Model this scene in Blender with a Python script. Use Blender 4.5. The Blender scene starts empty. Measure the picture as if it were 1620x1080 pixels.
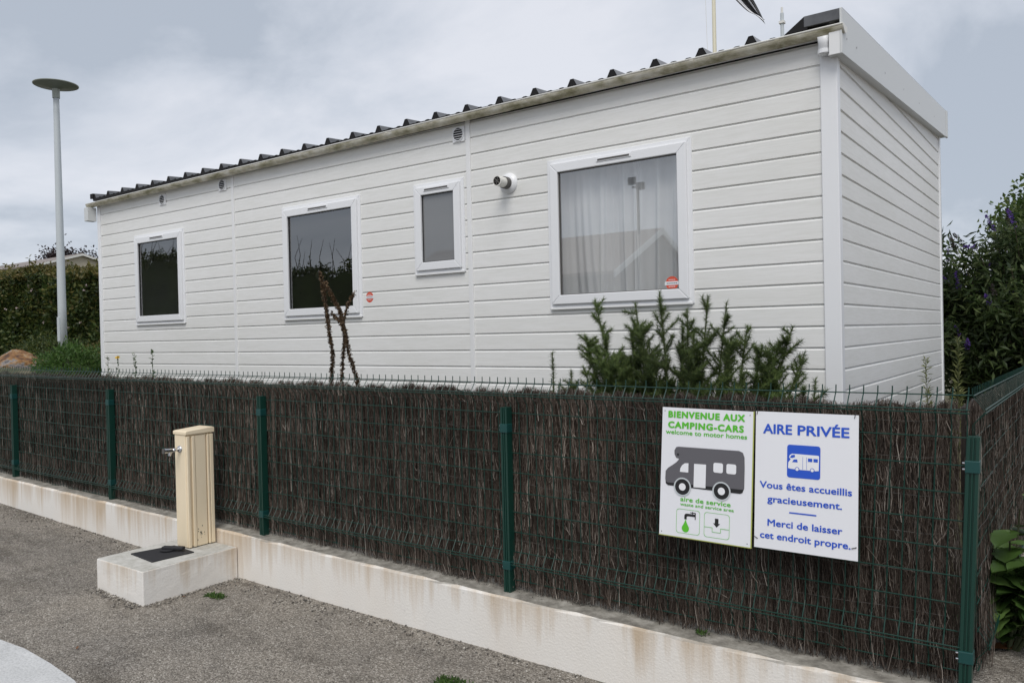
import bpy, math, random
import numpy as np
from mathutils import Vector, Matrix
random.seed(7)
rng = np.random.default_rng(7)
S = bpy.context.scene
COL = S.collection

# ------------------------------------------------------------------ camera
CAM_H = 1.685
cam_d = bpy.data.cameras.new('camera')
cam_d.sensor_width = 36.0
cam_d.lens = 28.07
cam_d.clip_start = 0.05
cam_d.clip_end = 2000
cam = bpy.data.objects.new('camera', cam_d)
COL.objects.link(cam)
# rows: world X, Y, Z expressed in image axes (right, down, forward)
RX = (0.80857606, -0.01211001, -0.58826703)
RY = (0.58797181, -0.02113289, 0.80860531)
RZ = (-0.022224, -0.99970333, -0.0099672)
cam.matrix_world = Matrix(((RX[0], -RX[1], -RX[2], 0),
                           (RY[0], -RY[1], -RY[2], 0),
                           (RZ[0], -RZ[1], -RZ[2], CAM_H),
                           (0, 0, 0, 1)))
S.camera = cam

# ------------------------------------------------------------------ world and sun
SUN_EL, SUN_AZ = math.radians(54), math.radians(151)     # azimuth clockwise from +Y
w = bpy.data.worlds.new('World')
S.world = w
w.use_nodes = True
nt = w.node_tree
nt.nodes.clear()
def wn(t, **k):
    n = nt.nodes.new(t)
    for a, b in k.items():
        setattr(n, a, b)
    return n
out = wn('ShaderNodeOutputWorld')
bg = wn('ShaderNodeBackground')
bg.inputs['Strength'].default_value = 0.1
sky = wn('ShaderNodeTexSky', sky_type='NISHITA', sun_disc=False)
sky.sun_elevation = SUN_EL
sky.sun_rotation = SUN_AZ
tc = wn('ShaderNodeTexCoord')
sep = wn('ShaderNodeSeparateXYZ')
nt.links.new(tc.outputs['Generated'], sep.inputs[0])
den = wn('ShaderNodeMath', operation='ADD')
absz = wn('ShaderNodeMath', operation='ABSOLUTE')
nt.links.new(sep.outputs['Z'], absz.inputs[0])
nt.links.new(absz.outputs[0], den.inputs[0])
den.inputs[1].default_value = 0.28
dx = wn('ShaderNodeMath', operation='DIVIDE')
dy = wn('ShaderNodeMath', operation='DIVIDE')
for d_, ax in ((dx, 'X'), (dy, 'Y')):
    nt.links.new(sep.outputs[ax], d_.inputs[0])
    nt.links.new(den.outputs[0], d_.inputs[1])
comb = wn('ShaderNodeCombineXYZ')
nt.links.new(dx.outputs[0], comb.inputs[0])
nt.links.new(dy.outputs[0], comb.inputs[1])
comb.inputs[2].default_value = 3.7
nz = wn('ShaderNodeTexNoise')
nz.inputs['Scale'].default_value = 1.25
nz.inputs['Detail'].default_value = 9
nz.inputs['Roughness'].default_value = 0.56
nz.inputs['Distortion'].default_value = 0.5
nt.links.new(comb.outputs[0], nz.inputs['Vector'])
rmp = wn('ShaderNodeValToRGB')
rmp.color_ramp.elements[0].position = 0.36
rmp.color_ramp.elements[0].color = (3.45, 3.82, 4.4, 1)
rmp.color_ramp.elements[1].position = 0.62
rmp.color_ramp.elements[1].color = (5.75, 5.9, 6.35, 1)
e = rmp.color_ramp.elements.new(0.48)
e.color = (4.6, 4.9, 5.45, 1)
nt.links.new(nz.outputs['Fac'], rmp.inputs[0])
mixw = wn('ShaderNodeMixRGB')
mixw.inputs[0].default_value = 0.93                      # the overcast layer hides most of the blue
nt.links.new(sky.outputs[0], mixw.inputs[1])
nt.links.new(rmp.outputs[0], mixw.inputs[2])
nt.links.new(mixw.outputs[0], bg.inputs['Color'])
nt.links.new(bg.outputs[0], out.inputs[0])

sun_d = bpy.data.lights.new('sun', 'SUN')
sun_d.energy = 1.5
sun_d.angle = math.radians(35)
sun_d.color = (1.0, 0.96, 0.9)
sun = bpy.data.objects.new('sun', sun_d)
COL.objects.link(sun)
sv = Vector((math.sin(SUN_AZ) * math.cos(SUN_EL), math.cos(SUN_AZ) * math.cos(SUN_EL), math.sin(SUN_EL)))
sun.rotation_euler = sv.to_track_quat('Z', 'Y').to_euler()
sun.location = (0, -10, 20)

S.render.engine = 'CYCLES'
S.view_settings.view_transform = 'Standard'
S.view_settings.look = 'None'
S.view_settings.exposure = 0.46
S.view_settings.gamma = 1.0
S.cycles.max_bounces = 8
S.cycles.transparent_max_bounces = 12

# ------------------------------------------------------------------ helpers
def material(name, color=(.5, .5, .5), rough=.6, metal=0.0, spec=0.5):
    m = bpy.data.materials.new(name)
    m.use_nodes = True
    b = m.node_tree.nodes['Principled BSDF']
    b.inputs['Base Color'].default_value = (*color, 1)
    b.inputs['Roughness'].default_value = rough
    b.inputs['Metallic'].default_value = metal
    b.inputs['Specular IOR Level'].default_value = spec
    return m
def N(m, t, **k):
    n = m.node_tree.nodes.new(t)
    for a, b in k.items():
        setattr(n, a, b)
    return n
def L(m, a, b):
    m.node_tree.links.new(a, b)
def bsdf(m):
    return m.node_tree.nodes['Principled BSDF']
def noise(m, scale, detail=4, rough=.55, stretch=(1, 1, 1), coord='Object'):
    t = N(m, 'ShaderNodeTexCoord')
    mp = N(m, 'ShaderNodeMapping')
    mp.inputs['Scale'].default_value = stretch
    n = N(m, 'ShaderNodeTexNoise')
    n.inputs['Scale'].default_value = scale
    n.inputs['Detail'].default_value = detail
    n.inputs['Roughness'].default_value = rough
    L(m, t.outputs[coord], mp.inputs[0])
    L(m, mp.outputs[0], n.inputs['Vector'])
    return n
def ramp(m, src, stops):
    r = N(m, 'ShaderNodeValToRGB')
    el = r.color_ramp.elements
    while len(el) < len(stops):
        el.new(.5)
    for e_, (p, c) in zip(el, stops):
        e_.position = p
        e_.color = (*c, 1) if len(c) == 3 else c
    L(m, src, r.inputs[0])
    return r
def mix(m, fac, a, b, mode='MIX'):
    n = N(m, 'ShaderNodeMixRGB', blend_type=mode)
    for i, v in enumerate((fac, a, b)):
        if isinstance(v, (int, float)):
            n.inputs[i].default_value = v
        elif isinstance(v, tuple):
            n.inputs[i].default_value = (*v, 1)
        else:
            L(m, v, n.inputs[i])
    return n
def bump(m, src, strength=.3, dist=.01):
    n = N(m, 'ShaderNodeBump')
    n.inputs['Strength'].default_value = strength
    n.inputs['Distance'].default_value = dist
    L(m, src, n.inputs['Height'])
    L(m, n.outputs[0], bsdf(m).inputs['Normal'])
    return n
def base(m, sock):
    L(m, sock, bsdf(m).inputs['Base Color'])

class MB:
    """collects shapes into one mesh"""
    def __init__(s):
        s.v, s.f = [], []
    def add(s, vs, fs):
        o = len(s.v)
        s.v += [tuple(p) for p in vs]
        s.f += [tuple(i + o for i in f) for f in fs]
        return s
    def box(s, x0, x1, y0, y1, z0, z1):
        return s.add([(x0, y0, z0), (x1, y0, z0), (x1, y1, z0), (x0, y1, z0), (x0, y0, z1), (x1, y0, z1), (x1, y1, z1), (x0, y1, z1)],
                     [(0, 3, 2, 1), (4, 5, 6, 7), (0, 1, 5, 4), (1, 2, 6, 5), (2, 3, 7, 6), (3, 0, 4, 7)])
    def tube(s, pts, radii, n=8, cap=True):
        pts = [Vector(p) for p in pts]
        if isinstance(radii, (int, float)):
            radii = [radii] * len(pts)
        vs, fs = [], []
        for i, p in enumerate(pts):
            t = (pts[min(i + 1, len(pts) - 1)] - pts[max(i - 1, 0)])
            t = t.normalized() if t.length > 1e-9 else Vector((0, 0, 1))
            a = Vector((1, 0, 0)) if abs(t.x) < .8 else Vector((0, 1, 0))
            u = t.cross(a).normalized()
            v = t.cross(u)
            for k in range(n):
                an = 2 * math.pi * k / n
                vs.append(p + (u * math.cos(an) + v * math.sin(an)) * radii[i])
        for i in range(len(pts) - 1):
            for k in range(n):
                k2 = (k + 1) % n
                fs.append((i * n + k, i * n + k2, (i + 1) * n + k2, (i + 1) * n + k))
        if cap:
            fs.append(tuple(range(n))[::-1])
            fs.append(tuple((len(pts) - 1) * n + k for k in range(n)))
        return s.add(vs, fs)
    def prism(s, poly, a0, a1, axis='y'):
        """poly: list of 2-D points, extruded along an axis. axis y: poly=(x,z); axis x: poly=(y,z); axis z: poly=(x,y)"""
        def P(p, a):
            return {'y': (p[0], a, p[1]), 'x': (a, p[0], p[1]), 'z': (p[0], p[1], a)}[axis]
        n = len(poly)
        vs = [P(p, a0) for p in poly] + [P(p, a1) for p in poly]
        fs = [tuple(range(n)), tuple(range(2 * n - 1, n - 1, -1))]
        fs += [(i, n + i, n + (i + 1) % n, (i + 1) % n) for i in range(n)]
        return s.add(vs, fs)
    def lathe(s, prof, c=(0, 0, 0), axis='z', n=24):
        vs, fs = [], []
        for r, h in prof:
            for k in range(n):
                a = 2 * math.pi * k / n
                if axis == 'z':
                    vs.append((c[0] + r * math.cos(a), c[1] + r * math.sin(a), c[2] + h))
                else:
                    vs.append((c[0] + r * math.cos(a), c[1] + h, c[2] + r * math.sin(a)))
        for i in range(len(prof) - 1):
            for k in range(n):
                k2 = (k + 1) % n
                fs.append((i * n + k, i * n + k2, (i + 1) * n + k2, (i + 1) * n + k))
        return s.add(vs, fs)
    def frame(s, x0, x1, z0, z1, wd, y0, y1):
        """four mitred bars in the XZ plane"""
        o = [(x0, z0), (x1, z0), (x1, z1), (x0, z1)]
        i = [(x0 + wd, z0 + wd), (x1 - wd, z0 + wd), (x1 - wd, z1 - wd), (x0 + wd, z1 - wd)]
        for k in range(4):
            k2 = (k + 1) % 4
            s.prism([o[k], o[k2], i[k2], i[k]], y0, y1, 'y')
        return s
    def build(s, name, mat, parent=None, smooth=False, bevel=0, loc=None):
        me = bpy.data.meshes.new(name)
        me.from_pydata(s.v, [], s.f)
        return link(name, me, mat, parent, smooth, bevel, loc)

def link(name, me, mat, parent=None, smooth=False, bevel=0, loc=None, fix=True):
    if fix:
        import bmesh
        bm = bmesh.new()
        bm.from_mesh(me)
        bmesh.ops.recalc_face_normals(bm, faces=bm.faces)
        bm.to_mesh(me)
        bm.free()
    if mat:
        me.materials.append(mat)
    o = bpy.data.objects.new(name, me)
    COL.objects.link(o)
    if smooth:
        me.polygons.foreach_set('use_smooth', [True] * len(me.polygons))
    if bevel:
        b = o.modifiers.new('bevel', 'BEVEL')
        b.width = bevel
        b.segments = 2
        b.limit_method = 'ANGLE'
        b.angle_limit = math.radians(40)
        b.harden_normals = False
    if parent:
        o.parent = parent
    if loc:
        o.location = loc
    return o
def raw(name, V, F, mat, parent=None, smooth=False):
    """numpy vertices (n,3) and faces (m,k)"""
    me = bpy.data.meshes.new(name)
    V = np.ascontiguousarray(V, dtype=np.float32)
    F = np.ascontiguousarray(F, dtype=np.int32)
    k = F.shape[1]
    me.vertices.add(len(V))
    me.vertices.foreach_set('co', V.ravel())
    me.loops.add(F.size)
    me.loops.foreach_set('vertex_index', F.ravel())
    me.polygons.add(len(F))
    me.polygons.foreach_set('loop_start', np.arange(0, F.size, k, dtype=np.int32))
    me.polygons.foreach_set('loop_total', np.full(len(F), k, dtype=np.int32))
    me.update(calc_edges=True)
    return link(name, me, mat, parent, smooth, fix=False)
def thing(name, label, cat, loc=(0, 0, 0), group=None):
    o = bpy.data.objects.new(name, None)
    o.empty_display_size = .1
    COL.objects.link(o)
    o.location = loc
    return tag(o, label, cat, group)
def tag(o, label=None, cat=None, group=None, kind=None):
    if label: o['label'] = label
    if cat: o['category'] = cat
    if group: o['group'] = group
    if kind: o['kind'] = kind
    return o
def unit(a):
    return a / np.maximum(np.linalg.norm(a, axis=-1, keepdims=True), 1e-9)
def leaf_arrays(P, D, length, width, up=None, fold=.15):
    """diamond leaves: base P, direction D, sizes arrays. returns V,F (two tris folded along the midrib)"""
    n = len(P)
    r = unit(rng.normal(size=(n, 3))) if up is None else up
    s = unit(np.cross(D, r))
    nn = np.cross(s, D)
    length = np.broadcast_to(np.asarray(length, float).reshape(-1, 1), (n, 1))
    width = np.broadcast_to(np.asarray(width, float).reshape(-1, 1), (n, 1))
    tip = P + D * length - nn * length * .12
    mid = P + D * length * .45
    a = mid + s * width * .5 + nn * width * fold
    b = mid - s * width * .5 + nn * width * fold
    V = np.stack([P, a, tip, b], 1).reshape(-1, 3)
    i = np.arange(n)[:, None] * 4
    F = np.concatenate([i + np.array([[0, 1, 2]]), i + np.array([[0, 2, 3]])], 1).reshape(-1, 3)
    return V, F
def spike_arrays(P, D, length, width):
    """thin three-sided spikes"""
    n = len(P)
    s = unit(np.cross(D, unit(rng.normal(size=(n, 3)))))
    t = np.cross(D, s)
    length = np.broadcast_to(np.asarray(length, float).reshape(-1, 1), (n, 1))
    width = np.broadcast_to(np.asarray(width, float).reshape(-1, 1), (n, 1))
    V = np.stack([P + s * width, P - s * width * .5 + t * width * .87, P - s * width * .5 - t * width * .87, P + D * length], 1).reshape(-1, 3)
    i = np.arange(n)[:, None] * 4
    F = np.concatenate([i + np.array([[0, 1, 3]]), i + np.array([[1, 2, 3]]), i + np.array([[2, 0, 3]])], 1).reshape(-1, 3)
    return V, F
class Cloud:
    def __init__(s):
        s.V, s.F, s.n = [], [], 0
    def add(s, V, F):
        s.V.append(V); s.F.append(F + s.n); s.n += len(V)
    def build(s, name, mat, parent=None):
        return raw(name, np.concatenate(s.V), np.concatenate(s.F), mat, parent)
def sphere_dirs(n, upbias=0.0):
    d = rng.normal(size=(n, 3))
    d[:, 2] += upbias
    return unit(d)

# ------------------------------------------------------------------ materials
def leaf_mat(name, c1, c2, c3=None, trans=.35, rough=.5, spec=.35):
    m = material(name, c1, rough, spec=spec)
    g = N(m, 'ShaderNodeNewGeometry')
    stops = [(0, c1), (1, c2)] if c3 is None else [(0, c1), (.55, c2), (1, c3)]
    r = ramp(m, g.outputs['Random Per Island'], stops)
    n = noise(m, 1.3, 3)
    r2 = ramp(m, n.outputs['Fac'], [(.3, (.6, .6, .6)), (.7, (1.25, 1.25, 1.25))])
    mx = mix(m, 1.0, r.outputs[0], r2.outputs[0], 'MULTIPLY')
    base(m, mx.outputs[0])
    if trans:
        tr = N(m, 'ShaderNodeBsdfTranslucent')
        L(m, mx.outputs[0], tr.inputs[0])
        ms = N(m, 'ShaderNodeMixShader')
        ms.inputs[0].default_value = trans
        L(m, bsdf(m).outputs[0], ms.inputs[1])
        L(m, tr.outputs[0], ms.inputs[2])
        L(m, ms.outputs[0], m.node_tree.nodes['Material Output'].inputs['Surface'])
    return m

def siding_mat():
    m = material('white_wood_grain_siding', (.78, .78, .765), .5, spec=.35)
    n = noise(m, 6, 6, .6, (1, 1, 14))
    n2 = noise(m, 1.1, 4, .6, (.5, .5, 1.5))
    c = ramp(m, n2.outputs['Fac'], [(.3, (.765, .765, .745)), (.6, (.81, .81, .80))])
    c2 = ramp(m, n.outputs['Fac'], [(.35, (.94, .94, .93)), (.6, (1, 1, 1))])
    mx = mix(m, 1, c.outputs[0], c2.outputs[0], 'MULTIPLY')
    base(m, mx.outputs[0])
    n3 = noise(m, 28, 5, .6, (1, 1, 12))
    bump(m, n3.outputs['Fac'], .25, .003)
    return m
M = {}
M['siding'] = siding_mat()
M['pvc'] = material('white_pvc', (.80, .81, .83), .35)
M['trim'] = material('white_trim', (.78, .785, .79), .45)
def gutter_mat():
    m = material('dirty_cream_gutter', (.68, .67, .62), .45)
    n = noise(m, 5, 6, .65, (1, 1, 2.5))
    c = ramp(m, n.outputs['Fac'], [(.34, (.66, .64, .57)), (.50, (.46, .43, .33)), (.64, (.20, .185, .10))])
    base(m, c.outputs[0])
    return m
M['gutter'] = gutter_mat()
M['gutter_lip'] = material('pale_gutter_lip', (.74, .73, .69), .4)
M['fascia'] = material('grey_white_fascia_metal', (.62, .635, .635), .4)
def roof_mat():
    m = material('anthracite_roof_sheet', (.03, .031, .034), .3, spec=.8)
    n = noise(m, 8, 5)
    c = ramp(m, n.outputs['Fac'], [(.3, (.06, .061, .065)), (.7, (.13, .133, .14))])
    base(m, c.outputs[0])
    return m
M['roof'] = roof_mat()
M['foam'] = material('black_foam_closure', (.008, .008, .009), .9)
M['dark'] = material('dark_opening', (.012, .012, .013), .8)
M['slot'] = material('vent_slot_grey', (.09, .085, .08), .6)
M['interior'] = material('interior_panel', (.28, .26, .235), .8)
def glass_mat(name, f0, tint):
    """Schlick reflectance that is the same from both sides, for double glazing"""
    m = bpy.data.materials.new(name)
    m.use_nodes = True
    m.node_tree.nodes.remove(bsdf(m))
    tr = N(m, 'ShaderNodeBsdfTransparent')
    tr.inputs[0].default_value = (*tint, 1)
    gl = N(m, 'ShaderNodeBsdfGlossy')
    gl.inputs['Roughness'].default_value = 0.0
    ge = N(m, 'ShaderNodeNewGeometry')
    dt = N(m, 'ShaderNodeVectorMath', operation='DOT_PRODUCT')
    L(m, ge.outputs['Incoming'], dt.inputs[0]); L(m, ge.outputs['Normal'], dt.inputs[1])
    ab = N(m, 'ShaderNodeMath', operation='ABSOLUTE'); L(m, dt.outputs['Value'], ab.inputs[0])
    om = N(m, 'ShaderNodeMath', operation='SUBTRACT'); om.inputs[0].default_value = 1; L(m, ab.outputs[0], om.inputs[1])
    pw = N(m, 'ShaderNodeMath', operation='POWER'); L(m, om.outputs[0], pw.inputs[0]); pw.inputs[1].default_value = 5
    ma = N(m, 'ShaderNodeMath', operation='MULTIPLY_ADD'); L(m, pw.outputs[0], ma.inputs[0]); ma.inputs[1].default_value = 1 - f0; ma.inputs[2].default_value = f0
    ms = N(m, 'ShaderNodeMixShader')
    L(m, ma.outputs[0], ms.inputs[0]); L(m, tr.outputs[0], ms.inputs[1]); L(m, gl.outputs[0], ms.inputs[2])
    L(m, ms.outputs[0], m.node_tree.nodes['Material Output'].inputs['Surface'])
    return m
M['glass'] = glass_mat('double_glazing', .30, (.97, .98, .98))
M['obscure'] = material('obscured_bathroom_glass', (.20, .205, .21), .03, spec=1.0)
def curtain_mat():
    m = material('net_curtain', (.92, .925, .93), .9, spec=.1)
    tr = N(m, 'ShaderNodeBsdfTranslucent'); tr.inputs[0].default_value = (.9, .91, .92, 1)
    tp = N(m, 'ShaderNodeBsdfTransparent')
    a = N(m, 'ShaderNodeMixShader'); a.inputs[0].default_value = .18
    b = N(m, 'ShaderNodeMixShader'); b.inputs[0].default_value = .05
    L(m, bsdf(m).outputs[0], a.inputs[1]); L(m, tr.outputs[0], a.inputs[2])
    L(m, a.outputs[0], b.inputs[1]); L(m, tp.outputs[0], b.inputs[2])
    L(m, b.outputs[0], m.node_tree.nodes['Material Output'].inputs['Surface'])
    return m
M['curtain'] = curtain_mat()
M['green'] = material('dark_green_coated_steel', (.005, .040, .029), .4)
M['clamp'] = material('blue_green_clamp', (.006, .055, .052), .4)
def heather_mat():
    m = material('heather_twigs', (.05, .035, .025), .8, spec=.2)
    g = N(m, 'ShaderNodeNewGeometry')
    r = ramp(m, g.outputs['Random Per Island'], [(0, (.022, .016, .012)), (.45, (.068, .051, .041)), (.78, (.125, .099, .082)), (.94, (.22, .19, .165)), (1, (.38, .34, .30))])
    n = noise(m, 1.4, 6, .65, (1, 1, .6))
    r2 = ramp(m, n.outputs['Fac'], [(.3, (.55, .52, .50)), (.5, (.95, .95, .95)), (.7, (1.5, 1.48, 1.45))])
    mx = mix(m, 1, r.outputs[0], r2.outputs[0], 'MULTIPLY')
    base(m, mx.outputs[0])
    return m
M['heather'] = heather_mat()
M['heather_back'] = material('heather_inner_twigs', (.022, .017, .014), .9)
def render_wall_mat(nm='stained_white_render', tops=((.13, .12, .105), (.26, .245, .215), (.42, .40, .36))):
    m = material(nm, (.7, .68, .64), .85, spec=.2)
    st = noise(m, 6.5, 7, .70, (1, 1, .05))            # narrow vertical runs
    st2 = noise(m, 1.3, 4, .6, (1, 1, .5))
    tcd = N(m, 'ShaderNodeTexCoord')
    sp = N(m, 'ShaderNodeSeparateXYZ'); L(m, tcd.outputs['Object'], sp.inputs[0])
    mr = N(m, 'ShaderNodeMapRange')
    mr.inputs['From Min'].default_value = .12; mr.inputs['From Max'].default_value = .42
    mr.inputs['To Min'].default_value = -.10; mr.inputs['To Max'].default_value = .14
    L(m, sp.outputs['Z'], mr.inputs[0])
    ad = N(m, 'ShaderNodeMath', operation='ADD'); L(m, st.outputs['Fac'], ad.inputs[0]); L(m, mr.outputs[0], ad.inputs[1])
    f1 = ramp(m, ad.outputs[0], [(.50, (0, 0, 0)), (.72, (1, 1, 1))])
    f2 = ramp(m, st2.outputs['Fac'], [(.4, (0, 0, 0)), (.7, (.55, .55, .55))])
    c = mix(m, f2.outputs[0], (.80, .775, .735), (.765, .70, .62))
    c = mix(m, f1.outputs[0], c.outputs[0], (.56, .455, .34))
    g = N(m, 'ShaderNodeNewGeometry')                  # the top of the wall is grey with dirt
    sg = N(m, 'ShaderNodeSeparateXYZ'); L(m, g.outputs['Normal'], sg.inputs[0])
    ft = ramp(m, sg.outputs['Z'], [(.6, (0, 0, 0)), (.9, (1, 1, 1))])
    nt_ = noise(m, 14, 6, .7)
    ctop = ramp(m, nt_.outputs['Fac'], [(.3, tops[0]), (.5, tops[1]), (.7, tops[2])])
    c = mix(m, ft.outputs[0], c.outputs[0], ctop.outputs[0])
    sk = noise(m, 60, 3)
    fs = ramp(m, sk.outputs['Fac'], [(.24, (.8, .8, .8)), (.32, (1, 1, 1))])
    c = mix(m, 1, c.outputs[0], fs.outputs[0], 'MULTIPLY')
    base(m, c.outputs[0])
    nb = noise(m, 90, 4)
    bump(m, nb.outputs['Fac'], .35, .006)
    return m
M['render'] = render_wall_mat()
def concrete_mat(name, a, b, scale=6):
    m = material(name, a, .85, spec=.2)
    n = noise(m, scale, 7, .65)
    n2 = noise(m, scale * 18, 4, .7)
    c = ramp(m, n.outputs['Fac'], [(.3, a), (.7, b)])
    c2 = ramp(m, n2.outputs['Fac'], [(.3, (.72, .72, .72)), (.55, (1.04, 1.04, 1.04))])
    mx = mix(m, 1, c.outputs[0], c2.outputs[0], 'MULTIPLY')
    base(m, mx.outputs[0])
    bump(m, n2.outputs['Fac'], .5, .006)
    return m
M['plinth'] = render_wall_mat('plinth_render', ((.36, .35, .31), (.50, .49, .455), (.60, .59, .56)))
M['pavement'] = concrete_mat('pale_concrete_paving', (.50, .505, .505), (.60, .605, .605), 5)
def gravel_mat():
    m = material('fine_gravel_tarmac', (.2, .19, .17), .9, spec=.2)
    t = N(m, 'ShaderNodeTexCoord')
    v = N(m, 'ShaderNodeTexVoronoi'); v.inputs['Scale'].default_value = 150
    L(m, t.outputs['Object'], v.inputs['Vector'])
    sp = N(m, 'ShaderNodeSeparateColor'); L(m, v.outputs['Color'], sp.inputs[0])
    c = ramp(m, sp.outputs[0], [(0, (.13, .117, .10)), (.3, (.235, .213, .185)), (.65, (.315, .288, .25)), (.9, (.42, .388, .345)), (1, (.58, .55, .50))])
    big = noise(m, .9, 5, .6)
    cb = ramp(m, big.outputs['Fac'], [(.3, (.78, .78, .79)), (.65, (1.08, 1.06, 1.03))])
    dmp = noise(m, 1.6, 5, .7, (.6, 1.4, 1))
    cd = ramp(m, dmp.outputs['Fac'], [(.34, (.66, .65, .64)), (.47, (1, 1, 1))])
    med = noise(m, 7, 5, .65)
    cm = ramp(m, med.outputs['Fac'], [(.32, (.74, .74, .74)), (.5, (1, 1, 1))])
    mx = mix(m, 1, c.outputs[0], cb.outputs[0], 'MULTIPLY')
    mx = mix(m, 1, mx.outputs[0], cm.outputs[0], 'MULTIPLY')
    mx = mix(m, 1, mx.outputs[0], cd.outputs[0], 'MULTIPLY')
    base(m, mx.outputs[0])
    bump(m, v.outputs['Distance'], .9, .008).invert = True
    return m
M['gravel'] = gravel_mat()
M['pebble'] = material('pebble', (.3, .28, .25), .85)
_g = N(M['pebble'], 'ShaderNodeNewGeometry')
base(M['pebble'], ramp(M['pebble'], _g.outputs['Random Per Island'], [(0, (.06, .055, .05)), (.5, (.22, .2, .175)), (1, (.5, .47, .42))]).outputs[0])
def soil_mat():
    m = material('weedy_soil', (.1, .08, .05), .95)
    n = noise(m, 2.5, 6)
    base(m, ramp(m, n.outputs['Fac'], [(.3, (.035, .05, .018)), (.5, (.08, .075, .035)), (.7, (.14, .115, .075))]).outputs[0])
    bump(m, n.outputs['Fac'], .6, .05)
    return m
M['soil'] = soil_mat()
def cream_mat():
    m = material('cream_plastic', (.70, .60, .43), .45)
    n = noise(m, 3, 5, .6, (1, 1, .5))
    base(m, ramp(m, n.outputs['Fac'], [(.3, (.82, .69, .49)), (.7, (.87, .75, .56))]).outputs[0])
    return m
M['cream'] = cream_mat()
M['chrome'] = material('chrome', (.62, .62, .63), .16, 1.0)
M['rubber'] = material('black_rubber', (.018, .018, .021), .7)
M['mould'] = material('dark_mould_spots', (.16, .15, .11), .9)
M['lamp'] = material('pale_grey_painted_steel', (.52, .56, .58), .45)
M['lamp_head'] = material('grey_green_lamp_disc', (.20, .23, .21), .5)
M['lamp_rim'] = material('lamp_disc_rim', (.34, .37, .33), .45)
def boulder_mat():
    m = material('ochre_boulder', (.4, .28, .16), .9)
    n = noise(m, 2.6, 6, .65)
    n2 = noise(m, 12, 6, .65)
    a = ramp(m, n.outputs['Fac'], [(.38, (.07, .04, .03)), (.46, (.24, .11, .035)), (.52, (.33, .20, .09)), (.58, (.27, .25, .245)), (.66, (.12, .11, .11))])
    b = ramp(m, n2.outputs['Fac'], [(.3, (.6, .6, .6)), (.6, (1.1, 1.1, 1.1))])
    mx = mix(m, 1, a.outputs[0], b.outputs[0], 'MULTIPLY')
    base(m, mx.outputs[0])
    bump(m, n2.outputs['Fac'], .8, .06)
    return m
M['boulder'] = boulder_mat()
M['hedge'] = leaf_mat('hedge_leaves', (.022, .042, .012), (.06, .095, .024), (.14, .15, .04))
M['hedge_top'] = leaf_mat('yellow_green_hedge_tips', (.06, .075, .018), (.16, .15, .04), (.22, .17, .06))
M['flower'] = leaf_mat('pale_pink_flowers', (.6, .45, .45), (.75, .68, .66), trans=.2)
M['gorse'] = leaf_mat('gorse_needles', (.042, .075, .02), (.09, .145, .035), (.17, .225, .06), trans=.3)
M['gorse_stem'] = material('gorse_stem', (.05, .06, .025), .8)
M['dead'] = leaf_mat('dry_brown_seed_heads', (.045, .026, .014), (.10, .06, .03), (.17, .11, .055), trans=.1)
M['dead_stem'] = material('dry_stem', (.10, .07, .04), .85)
M['bud_leaf'] = leaf_mat('buddleia_leaves', (.022, .04, .013), (.055, .09, .026), (.12, .155, .055))
M['bud_flower'] = leaf_mat('purple_flower_spikes', (.07, .03, .20), (.13, .06, .34), (.20, .11, .42), trans=.2)
M['bud_dead'] = leaf_mat('spent_flower_spikes', (.03, .022, .025), (.07, .055, .05), trans=.1)
M['tree_leaf'] = leaf_mat('mid_green_tree_leaves', (.03, .06, .012), (.07, .12, .025), (.13, .17, .045))
M['plum_leaf'] = leaf_mat('dark_plum_leaves', (.02, .014, .016), (.05, .03, .032))
M['weed'] = leaf_mat('bright_weed_leaves', (.04, .09, .02), (.08, .16, .035), (.14, .22, .06))
M['dock'] = leaf_mat('broad_weed_leaves', (.045, .095, .022), (.085, .16, .036), (.13, .22, .06))
M['yellow_weed'] = leaf_mat('yellow_green_weed', (.14, .17, .05), (.28, .29, .12), trans=.3)
M['yellow'] = material('yellow_petals', (.75, .5, .03), .6)
M['bark'] = material('bark', (.07, .05, .035), .9)
M['dead_leaf'] = leaf_mat('rust_dead_leaves', (.12, .045, .02), (.26, .12, .05), trans=.1)
M['sign_white'] = material('white_sign_panel', (.78, .79, .83), .3)
M['sign_edge'] = material('yellow_green_panel_edge', (.42, .46, .12), .5)
M['ink_green'] = material('green_print', (.10, .50, .025), .45)
M['ink_blue'] = material('blue_print', (.018, .09, .56), .4)
M['ink_grey'] = material('grey_print', (.115, .112, .125), .45)
M['ink_black'] = material('black_print', (.012, .012, .013), .45)
M['ink_white'] = material('white_print', (.80, .81, .84), .35)
M['ink_red'] = material('red_sticker_print', (.66, .085, .04), .45)
M['house_wall'] = material('beige_house_wall', (.50, .45, .35), .85)
M['house_roof'] = material('grey_brown_roof', (.22, .19, .175), .8)
M['pole'] = material('cream_flag_pole', (.55, .52, .40), .5)
M['flag'] = material('black_and_white_flag', (.5, .5, .5), .85)
M['brick_dark'] = material('dark_grey_house_wall', (.10, .10, .105), .85)

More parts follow.
